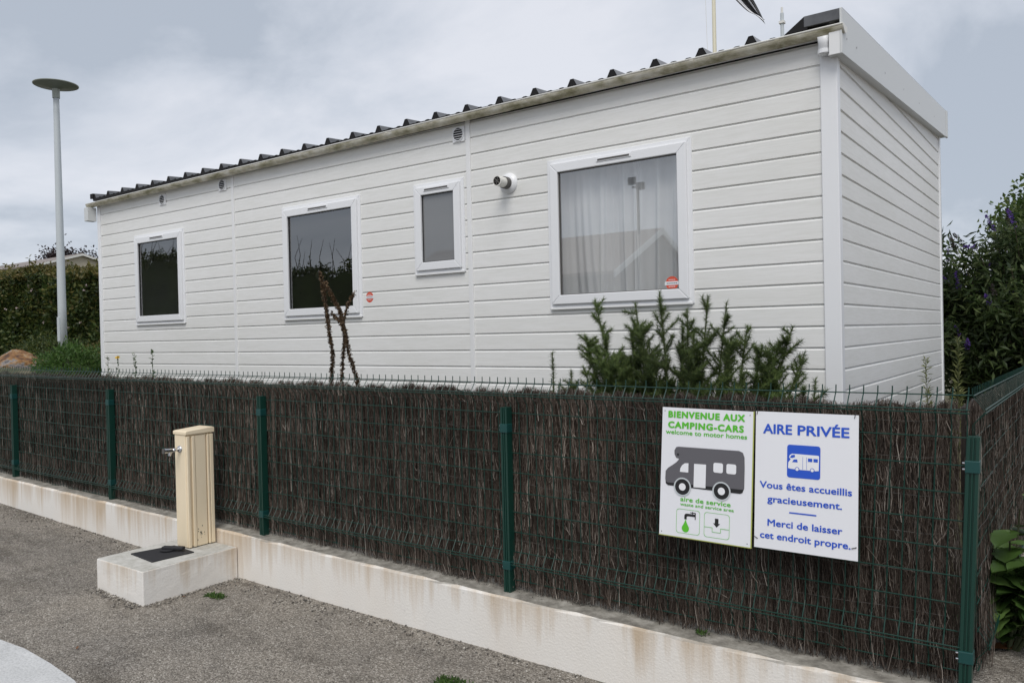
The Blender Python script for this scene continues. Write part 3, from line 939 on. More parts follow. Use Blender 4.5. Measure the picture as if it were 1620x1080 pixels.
def twig_screen(name, label, length, to_world, n, top, bot, seedshift=0):
    t = thing(name, label, 'screen', (0, 0, 0))
    # inner layer of packed twigs: a rough sheet with thickness
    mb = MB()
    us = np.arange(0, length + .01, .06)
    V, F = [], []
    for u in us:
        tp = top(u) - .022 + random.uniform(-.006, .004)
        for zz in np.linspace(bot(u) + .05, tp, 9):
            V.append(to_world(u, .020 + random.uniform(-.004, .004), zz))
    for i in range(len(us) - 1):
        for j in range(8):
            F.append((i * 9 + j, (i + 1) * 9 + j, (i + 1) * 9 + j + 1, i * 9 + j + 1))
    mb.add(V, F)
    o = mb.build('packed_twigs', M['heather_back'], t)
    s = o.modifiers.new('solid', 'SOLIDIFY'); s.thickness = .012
    # loose twigs: tapering ribbons bending in three pieces
    u = rng.uniform(0, length, n)
    tp = np.array([top(a) for a in u]); bt = np.array([bot(a) for a in u])
    ln = rng.uniform(.05, .24, n)
    zr = rng.uniform(0, 1, n); zr[:n // 12] = rng.uniform(.9, 1, n // 12)
    zc = bt + (tp - bt) * zr
    z0 = np.maximum(bt + rng.uniform(-.004, .03, n), zc - ln / 2)
    z1 = np.minimum(tp + rng.normal(-.012, .006, n), z0 + ln)
    z0 = np.minimum(z0, z1 - .03)
    # bundled look: twigs gather in clumps with slightly different depths
    clump = np.sin(u * 95.0 + 2 * np.sin(u * 13)) * .009 + np.sin(u * 31.0 + 1.3 + 2 * np.sin(z0 * 5)) * .006
    dep = rng.uniform(-.012, .014, n) + clump
    wdt = rng.uniform(.0006, .0017, n)
    loose = rng.uniform(size=n) < .06
    du = rng.normal(0, .014, n); du[loose] = rng.normal(0, .04, loose.sum()); ln_l = rng.uniform(.03, .12, n); z1[loose] = np.minimum(z1, z0 + ln_l)[loose]
    bend = rng.normal(0, .010, n); bend[loose] *= 2
    dep[loose] -= .010
    dep -= .038 * np.clip(1 - (z0 - bt) / .09, 0, 1) * rng.uniform(.2, 1, n)   # the butt ends splay out over the ledge
    tw = rng.uniform(-1.1, 1.1, n)
    ks = np.array([0, .35, .7, 1.0])
    W = np.zeros((n, 4, 2, 3))
    for k_, s_ in enumerate(ks):
        uu = u + du * (s_ - .5) + bend * math.sin(math.pi * s_) + rng.normal(0, .002, n)
        zz = z0 + (z1 - z0) * s_
        dd = dep + bend * .3 * math.cos(s_ * 5)
        ww = wdt * (1 - .55 * s_)
        for sd in (0, 1):
            sg = -1 if sd == 0 else 1
            a = uu + sg * ww * np.cos(tw)
            d = dd + sg * ww * np.sin(tw)
            W[:, k_, sd, 0], W[:, k_, sd, 1], W[:, k_, sd, 2] = to_world_np(to_world, a, d, zz)
    V = W.reshape(-1, 3)
    i = np.arange(n)[:, None] * 8
    q = np.concatenate([i + np.array([[2 * k_, 2 * k_ + 1, 2 * k_ + 3, 2 * k_ + 2]]) for k_ in range(3)], 1).reshape(-1, 4)
    tag(raw('twigs', V, q, M['heather'], t), kind='stuff')
    for fr in (.10, .24, .38, .52, .66, .80, .93):     # thin wires that bind the twigs
        pts = [to_world(a, -.019 + .004 * math.sin(a * 9 + fr * 40), bot(a) + (top(a) - bot(a)) * fr + .004 * math.sin(a * 3 + fr * 9)) for a in np.arange(0, length, .08)]
        mb = MB(); mb.tube(pts, .0007, 4); mb.build('binding_wire', M['slot'], t)
    return t
def to_world_np(fn, a, d, z):
    return fn(a, d, z)
HX0 = -12.2
twig_screen('heather_screen', 'dark brown heather twig screen tied along the front wire fence', -.40 - HX0,
            lambda u, d, z: (HX0 + u, FY + .028 + d, z), 200000,
            lambda u: ftop(HX0 + u) - .052 + .006 * math.sin(u * 7) + .008 * math.sin(u * 23) + .005 * math.sin(u * 61), lambda u: wtop(HX0 + u) + .002 + .010 * math.sin(u * 5.3) ** 2)
twig_screen('heather_screen', 'brown heather twig screen on the side fence at the right edge', 7.9,
            lambda u, d, z: (SX + .012 - d, 3.33 + u, z), 40000,
            lambda u: 1.452 - .016 * u - .05 + .008 * math.sin(u * 21), lambda u: .42 + .01 * math.sin(u * 4))

# ------------------------------------------------------------------ sign boards
FONT_CACHE = {}
def text_part(body, u0, u1, base_v, cap, mat, parent, W_, H_, bold=0.0, name='lettering', shear=0.0, lift=.0, space=1.0):
    """text fitted between u0..u1 (fractions of the board), baseline at fraction base_v from the top, cap height in metres"""
    c = bpy.data.curves.new('text', 'FONT')
    c.body = body
    c.size = cap / .70
    c.shear = shear
    c.space_character = space
    c.resolution_u = 3
    tmp = bpy.data.objects.new('text_tmp', c)
    COL.objects.link(tmp)
    me = bpy.data.meshes.new_from_object(tmp)
    bpy.data.objects.remove(tmp)
    bpy.data.curves.remove(c)
    n = len(me.vertices)
    co = np.zeros(n * 3, np.float32); me.vertices.foreach_get('co', co); co = co.reshape(-1, 3)
    x0, x1 = co[:, 0].min(), co[:, 0].max()
    d = bold * cap
    X = (u0 * W_ + d) + (co[:, 0] - x0) / (x1 - x0) * ((u1 - u0) * W_ - 2 * d)
    Z = H_ * (1 - base_v) + co[:, 1] * (1 - bold) + d * .5
    polys = [tuple(p.vertices) for p in me.polygons]
    V, F = [], []
    ring = [(0, 0)] + ([(math.cos(a) * d, math.sin(a) * d * .8) for a in np.arange(8) * math.pi / 4] if bold else [])
    for k_, (ox, oz) in enumerate(ring):               # strokes thickened by laying shifted copies over one another
        o_ = len(V)
        V += [(x + ox, -.0012 - lift - .00006 * k_, z + oz) for x, z in zip(X, Z)]
        F += [tuple(i + o_ for i in p) for p in polys]
    m2 = bpy.data.meshes.new(name)
    m2.from_pydata(V, [], F)
    bpy.data.meshes.remove(me)
    return link(name, m2, mat, parent, fix=False)
def rrect(u0, u1, v0, v1, r, W_, H_, k=5):
    x0, x1, z0, z1 = u0 * W_, u1 * W_, (1 - v1) * H_, (1 - v0) * H_
    p = []
    for cx, cz, a in ((x1 - r, z1 - r, 0), (x0 + r, z1 - r, 90), (x0 + r, z0 + r, 180), (x1 - r, z0 + r, 270)):
        for q in range(k + 1):
            t = math.radians(a + 90 * q / k)
            p.append((cx + r * math.cos(t), cz + r * math.sin(t)))
    return p
def flat(poly, mat, name, parent, lift=0.0):
    mb = MB(); mb.add([(x, -.0012 - lift, z) for x, z in poly], [tuple(range(len(poly)))])
    return mb.build(name, mat, parent)
def outline(poly, wd, mat, name, parent, lift=0.0):
    cx = sum(p[0] for p in poly) / len(poly); cz = sum(p[1] for p in poly) / len(poly)
    def ins(p):
        d = Vector((p[0] - cx, p[1] - cz))
        return (p[0] - math.copysign(wd, d.x), p[1] - math.copysign(wd, d.y))
    n_ = len(poly)
    mb = MB(); mb.add([(x, -.0012 - lift, z) for x, z in poly] + [(a, -.0012 - lift, b) for a, b in map(ins, poly)], [(i, (i + 1) % n_, n_ + (i + 1) % n_, n_ + i) for i in range(n_)])
    return mb.build(name, mat, parent)
def disc(cx, cz, r, n_=24):
    return [(cx + r * math.cos(2 * math.pi * k / n_), cz + r * math.sin(2 * math.pi * k / n_)) for k in range(n_)]
def place_sign(o, bl, br, tl):
    bl, br, tl = Vector(bl), Vector(br), Vector(tl)
    ex = (br - bl).normalized()
    ez = (tl - bl); ez = (ez - ex * ez.dot(ex)).normalized()
    ey = ez.cross(ex)
    o.matrix_world = Matrix(((ex.x, ey.x, ez.x, bl.x), (ex.y, ey.y, ez.y, bl.y), (ex.z, ey.z, ez.z, bl.z), (0, 0, 0, 1)))
def board(o, W_, H_):
    mb = MB(); mb.box(0, W_, 0, .004, 0, H_)
    return mb.build('panel', M['sign_white'], o, bevel=.0008)

# camper welcome board
W1, H1 = .404, .549
s1 = thing('sign_board', 'white board with green lettering and a grey camper van picture', 'sign', group='sign boards on the fence')
place_sign(s1, (-1.535, 3.165, .802), (-1.133, 3.165, .797), (-1.523, 3.213, 1.350))
board(s1, W1, H1)
mb = MB(); mb.box(W1 - .001, W1 + .003, -.0005, .0045, -.003, H1 + .001); mb.box(-.001, W1 - .001, -.0005, .0045, -.003, .0); mb.build('panel_edge', M['sign_edge'], s1)
text_part('BIENVENUE AUX', .07, .915, .078, .0285, M['ink_green'], s1, W1, H1, .078, space=1.16)
text_part('CAMPING-CARS', .07, .905, .160, .0285, M['ink_green'], s1, W1, H1, .078, space=1.16)
text_part('welcome to motor homes', .045, .94, .208, .0195, M['ink_green'], s1, W1, H1, .03)
# camper: body outline in fractions
def uv(pts): return [(u * W1, (1 - v) * H1) for u, v in pts]
body = [(.155, .365), (.152, .335), (.172, .308), (.20, .303), (.86, .298), (.90, .31), (.918, .345), (.922, .42), (.922, .575), (.905, .60), (.88, .612), (.09, .608), (.062, .59), (.055, .56), (.058, .50), (.085, .475), (.135, .45), (.18, .425), (.21, .398), (.175, .390)]
flat(uv(body), M['ink_grey'], 'camper_body', s1, .0004)
flat(uv([(.06, .584), (.082, .590), (.90, .583), (.918, .581), (.905, .606), (.88, .615), (.09, .611), (.064, .598)]), M['ink_black'], 'camper_skirt', s1, .0008)
flat(uv([(.38, .425), (.512, .423), (.512, .603), (.38, .605)]), M['ink_white'], 'camper_door', s1, .0012)
flat(uv([(.222, .497), (.226, .47), (.245, .445), (.275, .428), (.317, .425), (.317, .497)]), M['ink_white'], 'cab_window', s1, .0012)
flat(rrect(.592, .695, .402, .476, .008, W1, H1), M['ink_white'], 'side_window', s1, .0012)
flat(rrect(.732, .835, .402, .476, .008, W1, H1), M['ink_white'], 'side_window', s1, .0012)
for cu in (.255, .685):
    cx, cz = cu * W1, (1 - .612) * H1
    wh = flat(disc(cx, cz, .0395), M['lamp'], 'wheel_arch', s1, .0015)
    flat(disc(cx, cz, .0335), M['ink_black'], 'tyre', s1, .0018)
    flat(disc(cx, cz, .0155), M['ink_white'], 'hub', s1, .0021)
flat(disc(.195 * W1, (1 - .365) * H1, .0052), M['ink_black'], 'rivet', s1, .0009)
text_part('aire de service', .235, .785, .722, .0195, M['ink_green'], s1, W1, H1, .03)
text_part('waste and service area', .235, .82, .756, .0135, M['ink_green'], s1, W1, H1, .02)
outline(rrect(.195, .458, .782, .968, .012, W1, H1), .0014, M['ink_green'], 'icon_frame', s1)
outline(rrect(.505, .778, .782, .968, .012, W1, H1), .0014, M['ink_green'], 'icon_frame', s1)
flat(uv([(.285, .858), (.285, .828), (.292, .818), (.31, .813), (.372, .813), (.372, .806), (.35, .806), (.35, .8), (.372, .8), (.372, .795), (.38, .795), (.38, .8), (.402, .8), (.402, .806), (.38, .806), (.38, .813), (.402, .813), (.402, .80), (.412, .80), (.412, .852), (.402, .852), (.402, .832), (.322, .832), (.312, .838), (.312, .858)]), M['ink_black'], 'tap_icon', s1)
dcx, dcz, dr = .30 * W1, (1 - .928) * H1, .0165
flat([(dcx, dcz + dr * 2.35), (dcx + dr * .42, dcz + dr * 1.25)] + [(dcx + dr * math.cos(math.radians(t)), dcz + dr * math.sin(math.radians(t))) for t in range(40, -221, -20)] + [(dcx - dr * .42, dcz + dr * 1.25)], M['ink_green'], 'drop_icon', s1)
flat(uv([(.622, .822), (.660, .822), (.660, .858), (.678, .858), (.641, .888), (.604, .858), (.622, .858)]), M['ink_black'], 'arrow_icon', s1)
mb = MB()
path = uv([(.508, .893), (.595, .893), (.595, .925), (.685, .925), (.685, .893), (.776, .893)])
for (a, b), (c, d) in zip(path[:-1], path[1:]):
    mb.box(min(a, c) - .0008, max(a, c) + .0008, -.0016, -.0012, min(b, d) - .0008, max(b, d) + .0008)
mb.build('drain_icon', M['ink_green'], s1)
for u, v in ((.03, .028), (.965, .028), (.03, .975), (.965, .975)):
    flat(disc(u * W1, (1 - v) * H1, .0022, 10), M['ink_grey'], 'screw', s1, .0003)

# private area board
W2, H2 = .394, .545
s2 = thing('sign_board', 'white board with blue French lettering nearest the fence corner', 'sign', group='sign boards on the fence')
place_sign(s2, (-1.116, 3.163, .804), (-.725, 3.163, .803), (-1.103, 3.213, 1.348))
board(s2, W2, H2)
text_part('AIRE', .078, .372, .160, .039, M['ink_blue'], s2, W2, H2, .042)
text_part('PRIVÉE', .425, .918, .160, .039, M['ink_blue'], s2, W2, H2, .042)
flat(rrect(.325, .648, .232, .468, .010, W2, H2), M['ink_blue'], 'camper_icon_square', s2)
def uv2(pts): return [(u * W2, (1 - v) * H2) for u, v in pts]
flat(uv2([(.335, .400), (.338, .36), (.362, .335), (.345, .325), (.352, .306), (.375, .296), (.63, .298), (.636, .305), (.634, .405), (.61, .408), (.46, .408), (.36, .405)]), M['ink_white'], 'camper_icon', s2, .0005)
flat(uv2([(.352, .324), (.37, .306), (.40, .302), (.405, .318), (.375, .327)]), M['ink_blue'], 'camper_icon_window', s2, .0010)
flat(uv2([(.375, .356), (.392, .337), (.425, .334), (.43, .356)]), M['ink_blue'], 'camper_icon_window', s2, .0010)
for a in (.530, .583):
    flat(uv2([(a, .322), (a + .042, .322), (a + .042, .346), (a, .346)]), M['ink_blue'], 'camper_icon_window', s2, .0010)
for a in (.478, .515):
    flat(uv2([(a, .315), (a + .003, .315), (a + .003, .405), (a, .405)]), M['ink_blue'], 'camper_icon_door_line', s2, .0010)
for a in (.425, .572):
    flat(disc(a * W2, (1 - .405) * H2, .0085), M['ink_blue'], 'camper_icon_wheel', s2, .0008)
    flat(disc(a * W2, (1 - .405) * H2, .0062), M['ink_white'], 'camper_icon_wheel', s2, .0012)
text_part('Vous êtes accueillis', .05, .945, .560, .0270, M['ink_blue'], s2, W2, H2, .034)
text_part('gracieusement.', .13, .855, .660, .0270, M['ink_blue'], s2, W2, H2, .034)
flat(uv2([(.352, .716), (.615, .716), (.615, .726), (.352, .726)]), M['ink_blue'], 'dash', s2)
text_part('Merci de laisser', .135, .86, .832, .0270, M['ink_blue'], s2, W2, H2, .034)
text_part('cet endroit propre.', .06, .935, .925, .0270, M['ink_blue'], s2, W2, H2, .034)
for u, v, a in ((.018, .006, 80), (.968, .006, 80), (.015, .925, -30), (.965, .912, 20)):
    mb = MB(); x, z = u * W2, (1 - v) * H2
    mb.tube([(x - .009 * math.cos(math.radians(a)), -.003, z - .009 * math.sin(math.radians(a))), (x + .009 * math.cos(math.radians(a)), -.003, z + .009 * math.sin(math.radians(a))), (x + .012 * math.cos(math.radians(a)), .006, z + .012 * math.sin(math.radians(a)))], .0014, 6)
    mb.build('cable_tie', M['ink_black'], s2)

# ------------------------------------------------------------------ plinth, drain cover and standpipe
PX0, PX1, PY0, PY1, PZ = -5.085, -4.545, 2.495, 3.14, .331
mb = MB()
nx, ny = 10, 12
V, F = [], []
def pj(s=.004): return random.uniform(-s, s)
bx_ = np.linspace(PX0, PX1, nx); by_ = np.linspace(PY0, PY1, ny)
mb.box(PX0, PX1, PY0, PY1, .02, PZ)
o = mb.build('concrete_plinth', M['plinth'], bevel=.006)
sd = o.modifiers.new('sub', 'SUBSURF'); sd.subdivision_type = 'SIMPLE'; sd.levels = 4; sd.render_levels = 4
tx = bpy.data.textures.new('plinth_rough', 'CLOUDS'); tx.noise_scale = .06
dm = o.modifiers.new('rough', 'DISPLACE'); dm.texture = tx; dm.strength = .0035; dm.mid_level = .5
tag(o, 'pale concrete block under the cream water post', 'plinth')
mb = MB()
lid = [(-4.985, 2.662), (-4.682, 2.632), (-4.662, 2.905), (-4.925, 2.928)]
mb.prism(lid, PZ - .004, PZ + .0075, 'z')
dc = mb.build('drain_cover', M['rubber'], bevel=.003)
tag(dc, 'square black rubber drain cover lying on the concrete block', 'cover')
mb = MB(); mb.box(-.075, .075, -.019, .019, 0, .022)
hd = mb.build('handle', M['rubber'], dc, bevel=.007)
hd.matrix_local = Matrix.Translation((-4.80, 2.845, PZ + .014)) @ Matrix.Rotation(.45, 4, 'Z')
mb = MB(); mb.tube([(-4.83, 2.825, PZ + .012), (-4.83, 2.825, PZ + .018)], .05, 16); mb.build('handle_boss', M['rubber'], dc)

sp = thing('water_post', 'cream plastic water post with a chrome tap', 'standpipe', (-4.84, 3.03, PZ))
SM = Matrix.Translation((4.84, -3.03, -PZ))
def spb(mb, nm, mat, par=None, **k):
    o = mb.build(nm, mat, par or sp, **k)
    if par is None: o.matrix_parent_inverse = SM
    return o
X0, X1, Y0, Y1, ZT = -4.908, -4.778, 2.935, 3.135, 1.092
mb = MB(); mb.box(X0, X1 - .006, Y0, Y1, PZ + .004, ZT - .018); spb(mb, 'body', M['cream'], bevel=.008)
for a, b in ((Y0 + .004, Y0 + .024), (Y0 + .04, Y0 + .062), (Y0 + .066, Y1 - .058), (Y1 - .05, Y1 - .034), (Y1 - .03, Y1 - .004)):
    mb = MB(); mb.box(X1 - .0058, X1 + (.006 if b - a > .05 else .010), a, b, PZ + .005, ZT - .030); spb(mb, 'side_rib', M['cream'], bevel=.004)
mb = MB(); mb.prism([(Y0 - .006, ZT - .02), (Y0 - .006, ZT + .002), (Y0 + .01, ZT + .006), (Y1 - .01, ZT + .018), (Y1 + .006, ZT + .012), (Y1 + .006, ZT - .02)], X0 - .006, X1 + .012, 'x'); spb(mb, 'cap', M['cream'], bevel=.004)
for q in range(14):
    y_, z_ = random.gauss(Y0 + .1, .022), random.gauss(PZ + .09, .03)
    mb = MB(); r = random.uniform(.002, .0045)
    mb.add([(X1 + .0066, y_ + r * math.cos(t), z_ + r * math.sin(t) * 1.3) for t in np.linspace(0, 6.28, 8)[:-1]], [tuple(range(7))])
    spb(mb, 'mould_spot', M['mould'])
TX, TZ = -4.843, .977
mb = MB(); mb.lathe([(.0001, -.012), (.018, -.012), (.024, -.004), (.025, 0)], (TX, Y0, TZ), 'y', 20)
tap = spb(mb, 'tap', M['chrome'], smooth=True)
mb = MB(); mb.tube([(TX, Y0 - .008, TZ), (TX, Y0 - .062, TZ - .002)], [.013, .0115], 14); mb.build('spout', M['chrome'], tap, smooth=True)
mb = MB(); mb.tube([(TX, Y0 - .058, TZ - .002), (TX, Y0 - .112, TZ + .002)], [.0165, .0155], 12); mb.build('push_button', M['chrome'], tap)
mb = MB(); mb.tube([(TX, Y0 - .070, TZ - .008), (TX, Y0 - .076, TZ - .034)], [.011, .010], 12); mb.build('nozzle', M['chrome'], tap)
mb = MB(); mb.box(TX - .013, TX + .013, Y0 - .120, Y0 - .112, TZ - .016, TZ + .016); mb.build('button_cap', M['slot'], tap, bevel=.003)

# ------------------------------------------------------------------ lamp post
lx, ly, lz = -13.75, 6.3, 1.30
lp = thing('lamp_post', 'tall pale grey lamp post with a flat round head beside the hedge', 'lamp post', (lx, ly, lz))
mb = MB(); mb.tube([(0, 0, 0), (0, 0, 1.0), (-.0, 0, 4.2), (0, 0, 4.44)], [.068, .064, .046, .045], 18); mb.build('pole', M['lamp'], lp, smooth=True)
mb = MB(); mb.tube([(0, 0, 4.42), (0, 0, 4.57)], [.056, .058], 18); mb.build('collar', M['lamp_rim'], lp)
mb = MB(); mb.lathe([(.0001, 4.575), (.06, 4.575), (.12, 4.60), (.31, 4.625), (.325, 4.635)], (0, 0, 0), 'z', 40); mb.build('diffuser', M['lamp_head'], lp, smooth=True)
mb = MB(); mb.lathe([(.322, 4.626), (.338, 4.632), (.338, 4.640), (.25, 4.655), (.12, 4.664), (.0001, 4.668)], (0, 0, 0), 'z', 40); mb.build('head', M['lamp_rim'], lp, smooth=True)
mb = MB(); mb.box(-.04, .04, -.0695, -.05, .42, .82); mb.build('access_door', M['lamp'], lp, bevel=.004)

# ------------------------------------------------------------------ boulder
import bmesh
def boulder(name, label, loc, sc, seed):
    bm = bmesh.new()
    bmesh.ops.create_icosphere(bm, subdivisions=4, radius=1)
    r_ = np.random.default_rng(seed)
    pl = [(unit(r_.normal(size=3)), r_.uniform(.55, .9)) for _ in range(46)]
    for v in bm.verts:
        p = np.array(v.co)
        for n_, d in pl:
            t = p @ n_
            if t > d: p = p - n_ * (t - d) * .92
        p *= 1 + .05 * math.sin(3.1 * p[0] + 5 * p[2]) * math.sin(4 * p[1] + 1) + .02 * math.sin(9 * p[0] + 3) * math.sin(8 * p[1]) + .012 * math.sin(23 * p[2] + 11 * p[0])
        v.co = Vector(p)
    me = bpy.data.meshes.new(name); bm.to_mesh(me); bm.free()
    o = link(name, me, M['boulder'], fix=False)
    o.location = loc; o.scale = sc
    return tag(o, label, 'boulder')
boulder('boulder', 'large ochre and grey boulder behind the fence at the left edge', (-12.45, 5.1, 1.30), (.85, .5, .42), 11)

# ------------------------------------------------------------------ vegetation
def hedge(name, label, x0, x1, y0, y1, zb, zt_fn, n, mat, mat_top, flowers=0, size=.07, rough=.18):
    t = thing(name, label, 'hedge', ((x0 + x1) / 2, (y0 + y1) / 2, zb))
    def nzf(a, b): return math.sin(a * 1.7 + b * 2.3) * .5 + math.sin(a * 4.1 - b * 3.3 + 1) * .3 + math.sin(a * 9.3 + b * 7.1) * .2
    xs_ = rng.uniform(x0, x1, n); side_ = rng.uniform(size=n)
    zt_ = np.array([zt_fn(x) for x in xs_])
    P = np.zeros((n, 3)); P[:, 0] = xs_
    front = side_ < .62; topm = (side_ >= .62) & (side_ < .85); inner = side_ >= .85
    zz = zb + (zt_ - zb) * rng.uniform(0, 1, n)
    bumpv = np.array([nzf(a, b) for a, b in zip(xs_, zz)])
    P[:, 1] = y0 + rough * bumpv + np.abs(rng.normal(0, .10, n))
    P[:, 2] = zz
    ft = np.array([nzf(a, 0.3) for a in xs_])
    yy_ = rng.uniform(y0, y1, n)
    P[topm, 1] = yy_[topm]
    P[topm, 2] = (zt_ + .10 * ft + np.abs(rng.normal(0, .06, n)) - .03)[topm]
    P[inner, 1] = yy_[inner]
    P -= np.array(t.location)
    D = sphere_dirs(n, .5); D[front, 1] -= .5; D = unit(D)
    V, F = leaf_arrays(P, D, rng.uniform(.6, 1.3, n) * size, rng.uniform(.45, .7, n) * size)
    istop = topm | (front & (rng.uniform(size=n) < .12) & (zz > zb + (zt_ - zb) * .55))
    Fq = F.reshape(n, 2, 3)
    for nm, msk, mt in (('foliage', ~istop, mat), ('shoot_tips', istop, mat_top)):
        idx = np.nonzero(msk)[0]
        VV = V.reshape(n, 4, 3)[idx].reshape(-1, 3)
        k_ = len(idx); i = np.arange(k_)[:, None] * 4
        FF = np.concatenate([i + np.array([[0, 1, 2]]), i + np.array([[0, 2, 3]])], 1).reshape(-1, 3)
        raw(nm, VV, FF, mt, t)
    # stray shoots standing out of the top
    c = Cloud()
    for q in range(int((x1 - x0) * 9)):
        x = random.uniform(x0, x1); h_ = random.uniform(.12, .42)
        b = np.array([x, random.uniform(y0 - .1, y1), zt_fn(x) - .05]) - np.array(t.location)
        k_ = 16; s_ = np.linspace(0, 1, k_)[:, None]
        P2 = b + s_ * np.array([[random.gauss(0, .12), random.gauss(-.05, .08), h_]])
        V2, F2 = leaf_arrays(P2, sphere_dirs(k_, .6), rng.uniform(.5, 1.0, k_) * size, rng.uniform(.3, .5, k_) * size)
        c.add(V2, F2)
    c.build('stray_shoots', mat_top, t)
    # leafy core so the hedge is not see-through
    mb = MB(); cx, cy = t.location.x, t.location.y
    xs2 = np.linspace(x0 + .1, x1 - .1, 40)
    Vc, Fc = [], []
    for x in xs2:
        tp = zt_fn(x) - zb - .12
        Vc += [(x - cx, y0 + .22 - cy, 0), (x - cx, y0 + .22 - cy + .05 * math.sin(x * 5), tp), (x - cx, y1 - .1 - cy, tp), (x - cx, y1 - .1 - cy, 0)]
    for i in range(39):
        for k_ in range(3): Fc.append((i * 4 + k_, (i + 1) * 4 + k_, (i + 1) * 4 + k_ + 1, i * 4 + k_ + 1))
    mb.add(Vc, Fc); mb.build('inner_foliage', mat, t)
    if flowers:
        c = Cloud()
        for q in range(flowers):
            x = random.uniform(x0, x1); z = zb + (zt_fn(x) - zb) * random.uniform(.25, 1.0)
            ctr = np.array([x, y0 - .05 + rough * nzf(x, z), z]) - np.array(t.location)
            Dd = sphere_dirs(9); Dd[:, 1] -= .3; Dd = unit(Dd)
            V, F = leaf_arrays(np.repeat(ctr[None], 9, 0), Dd, .05, .035)
            c.add(V, F)
        c.build('flowers', M['flower'], t)
    return t
hedge('hedge', 'tall dark green flowering hedge at the left behind the lamp post', -31, -14.2, 9.0, 10.4, 1.30, lambda x: float(np.interp(x, [-31, -23, -17.8, -14], [3.75, 3.52, 3.14, 3.0])) + .07 * math.sin(x * 2.3) + .05 * math.sin(x * 6.1), 60000, M['hedge'], M['hedge_top'], 40, .11, .34)

def shrub(name, label, loc, rad, n, mat, leaf=.05, cat='shrub', stems=7, group=None, narrow=.4):
    t = thing(name, label, cat, loc, group)
    mb = MB()
    for q in range(stems):
        a = random.uniform(0, 6.28); r = random.uniform(.3, .8)
        e_ = Vector((rad[0] * r * math.cos(a), rad[1] * r * math.sin(a), rad[2] * random.uniform(.6, .95)))
        mb.tube([(0, 0, -.02), e_ * .5 + Vector((0, 0, .05)), e_], [.012, .008, .003], 5)
    mb.build('stems', M['gorse_stem'], t)
    d = sphere_dirs(n); rr = rng.uniform(.35, 1, n) ** .5
    lump = 1 + .22 * np.sin(5 * d[:, 0] + 3 * d[:, 2]) * np.sin(6 * d[:, 1] + 1)
    P = d * (rr * lump)[:, None] * np.array(rad)
    P[:, 2] = np.abs(P[:, 2])
    V, F = leaf_arrays(P, unit(d + rng.normal(0, .6, (n, 3)) + np.array([0, 0, .4])), rng.uniform(.6, 1.4, n) * leaf, rng.uniform(.7, 1.2, n) * leaf * narrow)
    raw('foliage', V, F, mat, t)
    return t
shrub('low_shrub', 'low bright green shrub right of the boulder', (-11.0, 5.15, 1.22), (.66, .45, .46), 5200, M['weed'], .05)
shrub('low_shrub', 'brownish low shrub below the lamp post against the hedge', (-13.1, 6.9, 1.30), (1.0, .6, .45), 4200, M['hedge_top'], .06)
shrub('low_shrub', 'rough green shrub at the foot of the hedge beside the home corner', (-11.9, 6.6, 1.30), (.75, .6, .62), 4200, M['hedge'], .06)
shrub('low_shrub', 'dark green shrub behind the boulder', (-14.9, 6.6, 1.30), (1.2, .6, .55), 4200, M['hedge'], .06)

def sprig(name, label, base_, top_, n, mat, leaf, lw, cat='weed', group=None, stem=.004, spread=1.0, flower=None):
    """an upright stem with leaves all along it"""
    t = thing(name, label, cat, base_, group)
    b, e_ = np.zeros(3), np.array(top_) - np.array(base_)
    mb = MB(); mid = e_ * .5 + np.array([random.uniform(-.02, .02), 0, 0])
    mb.tube([tuple(b), tuple(mid), tuple(e_)], [stem, stem * .8, stem * .4], 6); mb.build('stem', M['gorse_stem'], t)
    s_ = rng.uniform(.12, 1, n)
    P = np.where(s_[:, None] < .5, mid * (s_[:, None] * 2), mid + (e_ - mid) * (s_[:, None] * 2 - 1))
    D = rng.normal(size=(n, 3)); D[:, 2] = np.abs(D[:, 2]) * .6 + .35; D = unit(D)
    V, F = leaf_arrays(P, D, leaf * rng.uniform(.6, 1.2, n) * (1.15 - .6 * s_) * spread, lw * rng.uniform(.7, 1.2, n))
    raw('leaves', V, F, mat, t)
    if flower:
        c = Cloud(); Dd = sphere_dirs(16, .8)
        V, F = leaf_arrays(np.repeat(e_[None], 16, 0), Dd, .025, .016); c.add(V, F); c.build('flower', flower, t)
    return t
WG = 'thin weeds behind the fence'
sprig('weed', 'thin dark weed at the left front corner of the home', (-7.30, 3.75, .42), (-7.27, 3.72, 1.55), 60, M['gorse'], .06, .012, group=WG)
sprig('weed', 'yellow flowered weed just above the fence beside the home corner', (-7.05, 3.72, .42), (-7.06, 3.7, 1.545), 60, M['weed'], .06, .014, group=WG, flower=M['yellow'])
sprig('weed', 'upright leafy weed above the fence, left of the two', (-6.78, 3.72, .42), (-6.77, 3.7, 1.585), 110, M['weed'], .055, .014, group=WG)
sprig('weed', 'taller upright leafy weed above the fence, right of the two', (-6.50, 3.72, .42), (-6.49, 3.7, 1.615), 120, M['weed'], .055, .014, group=WG)

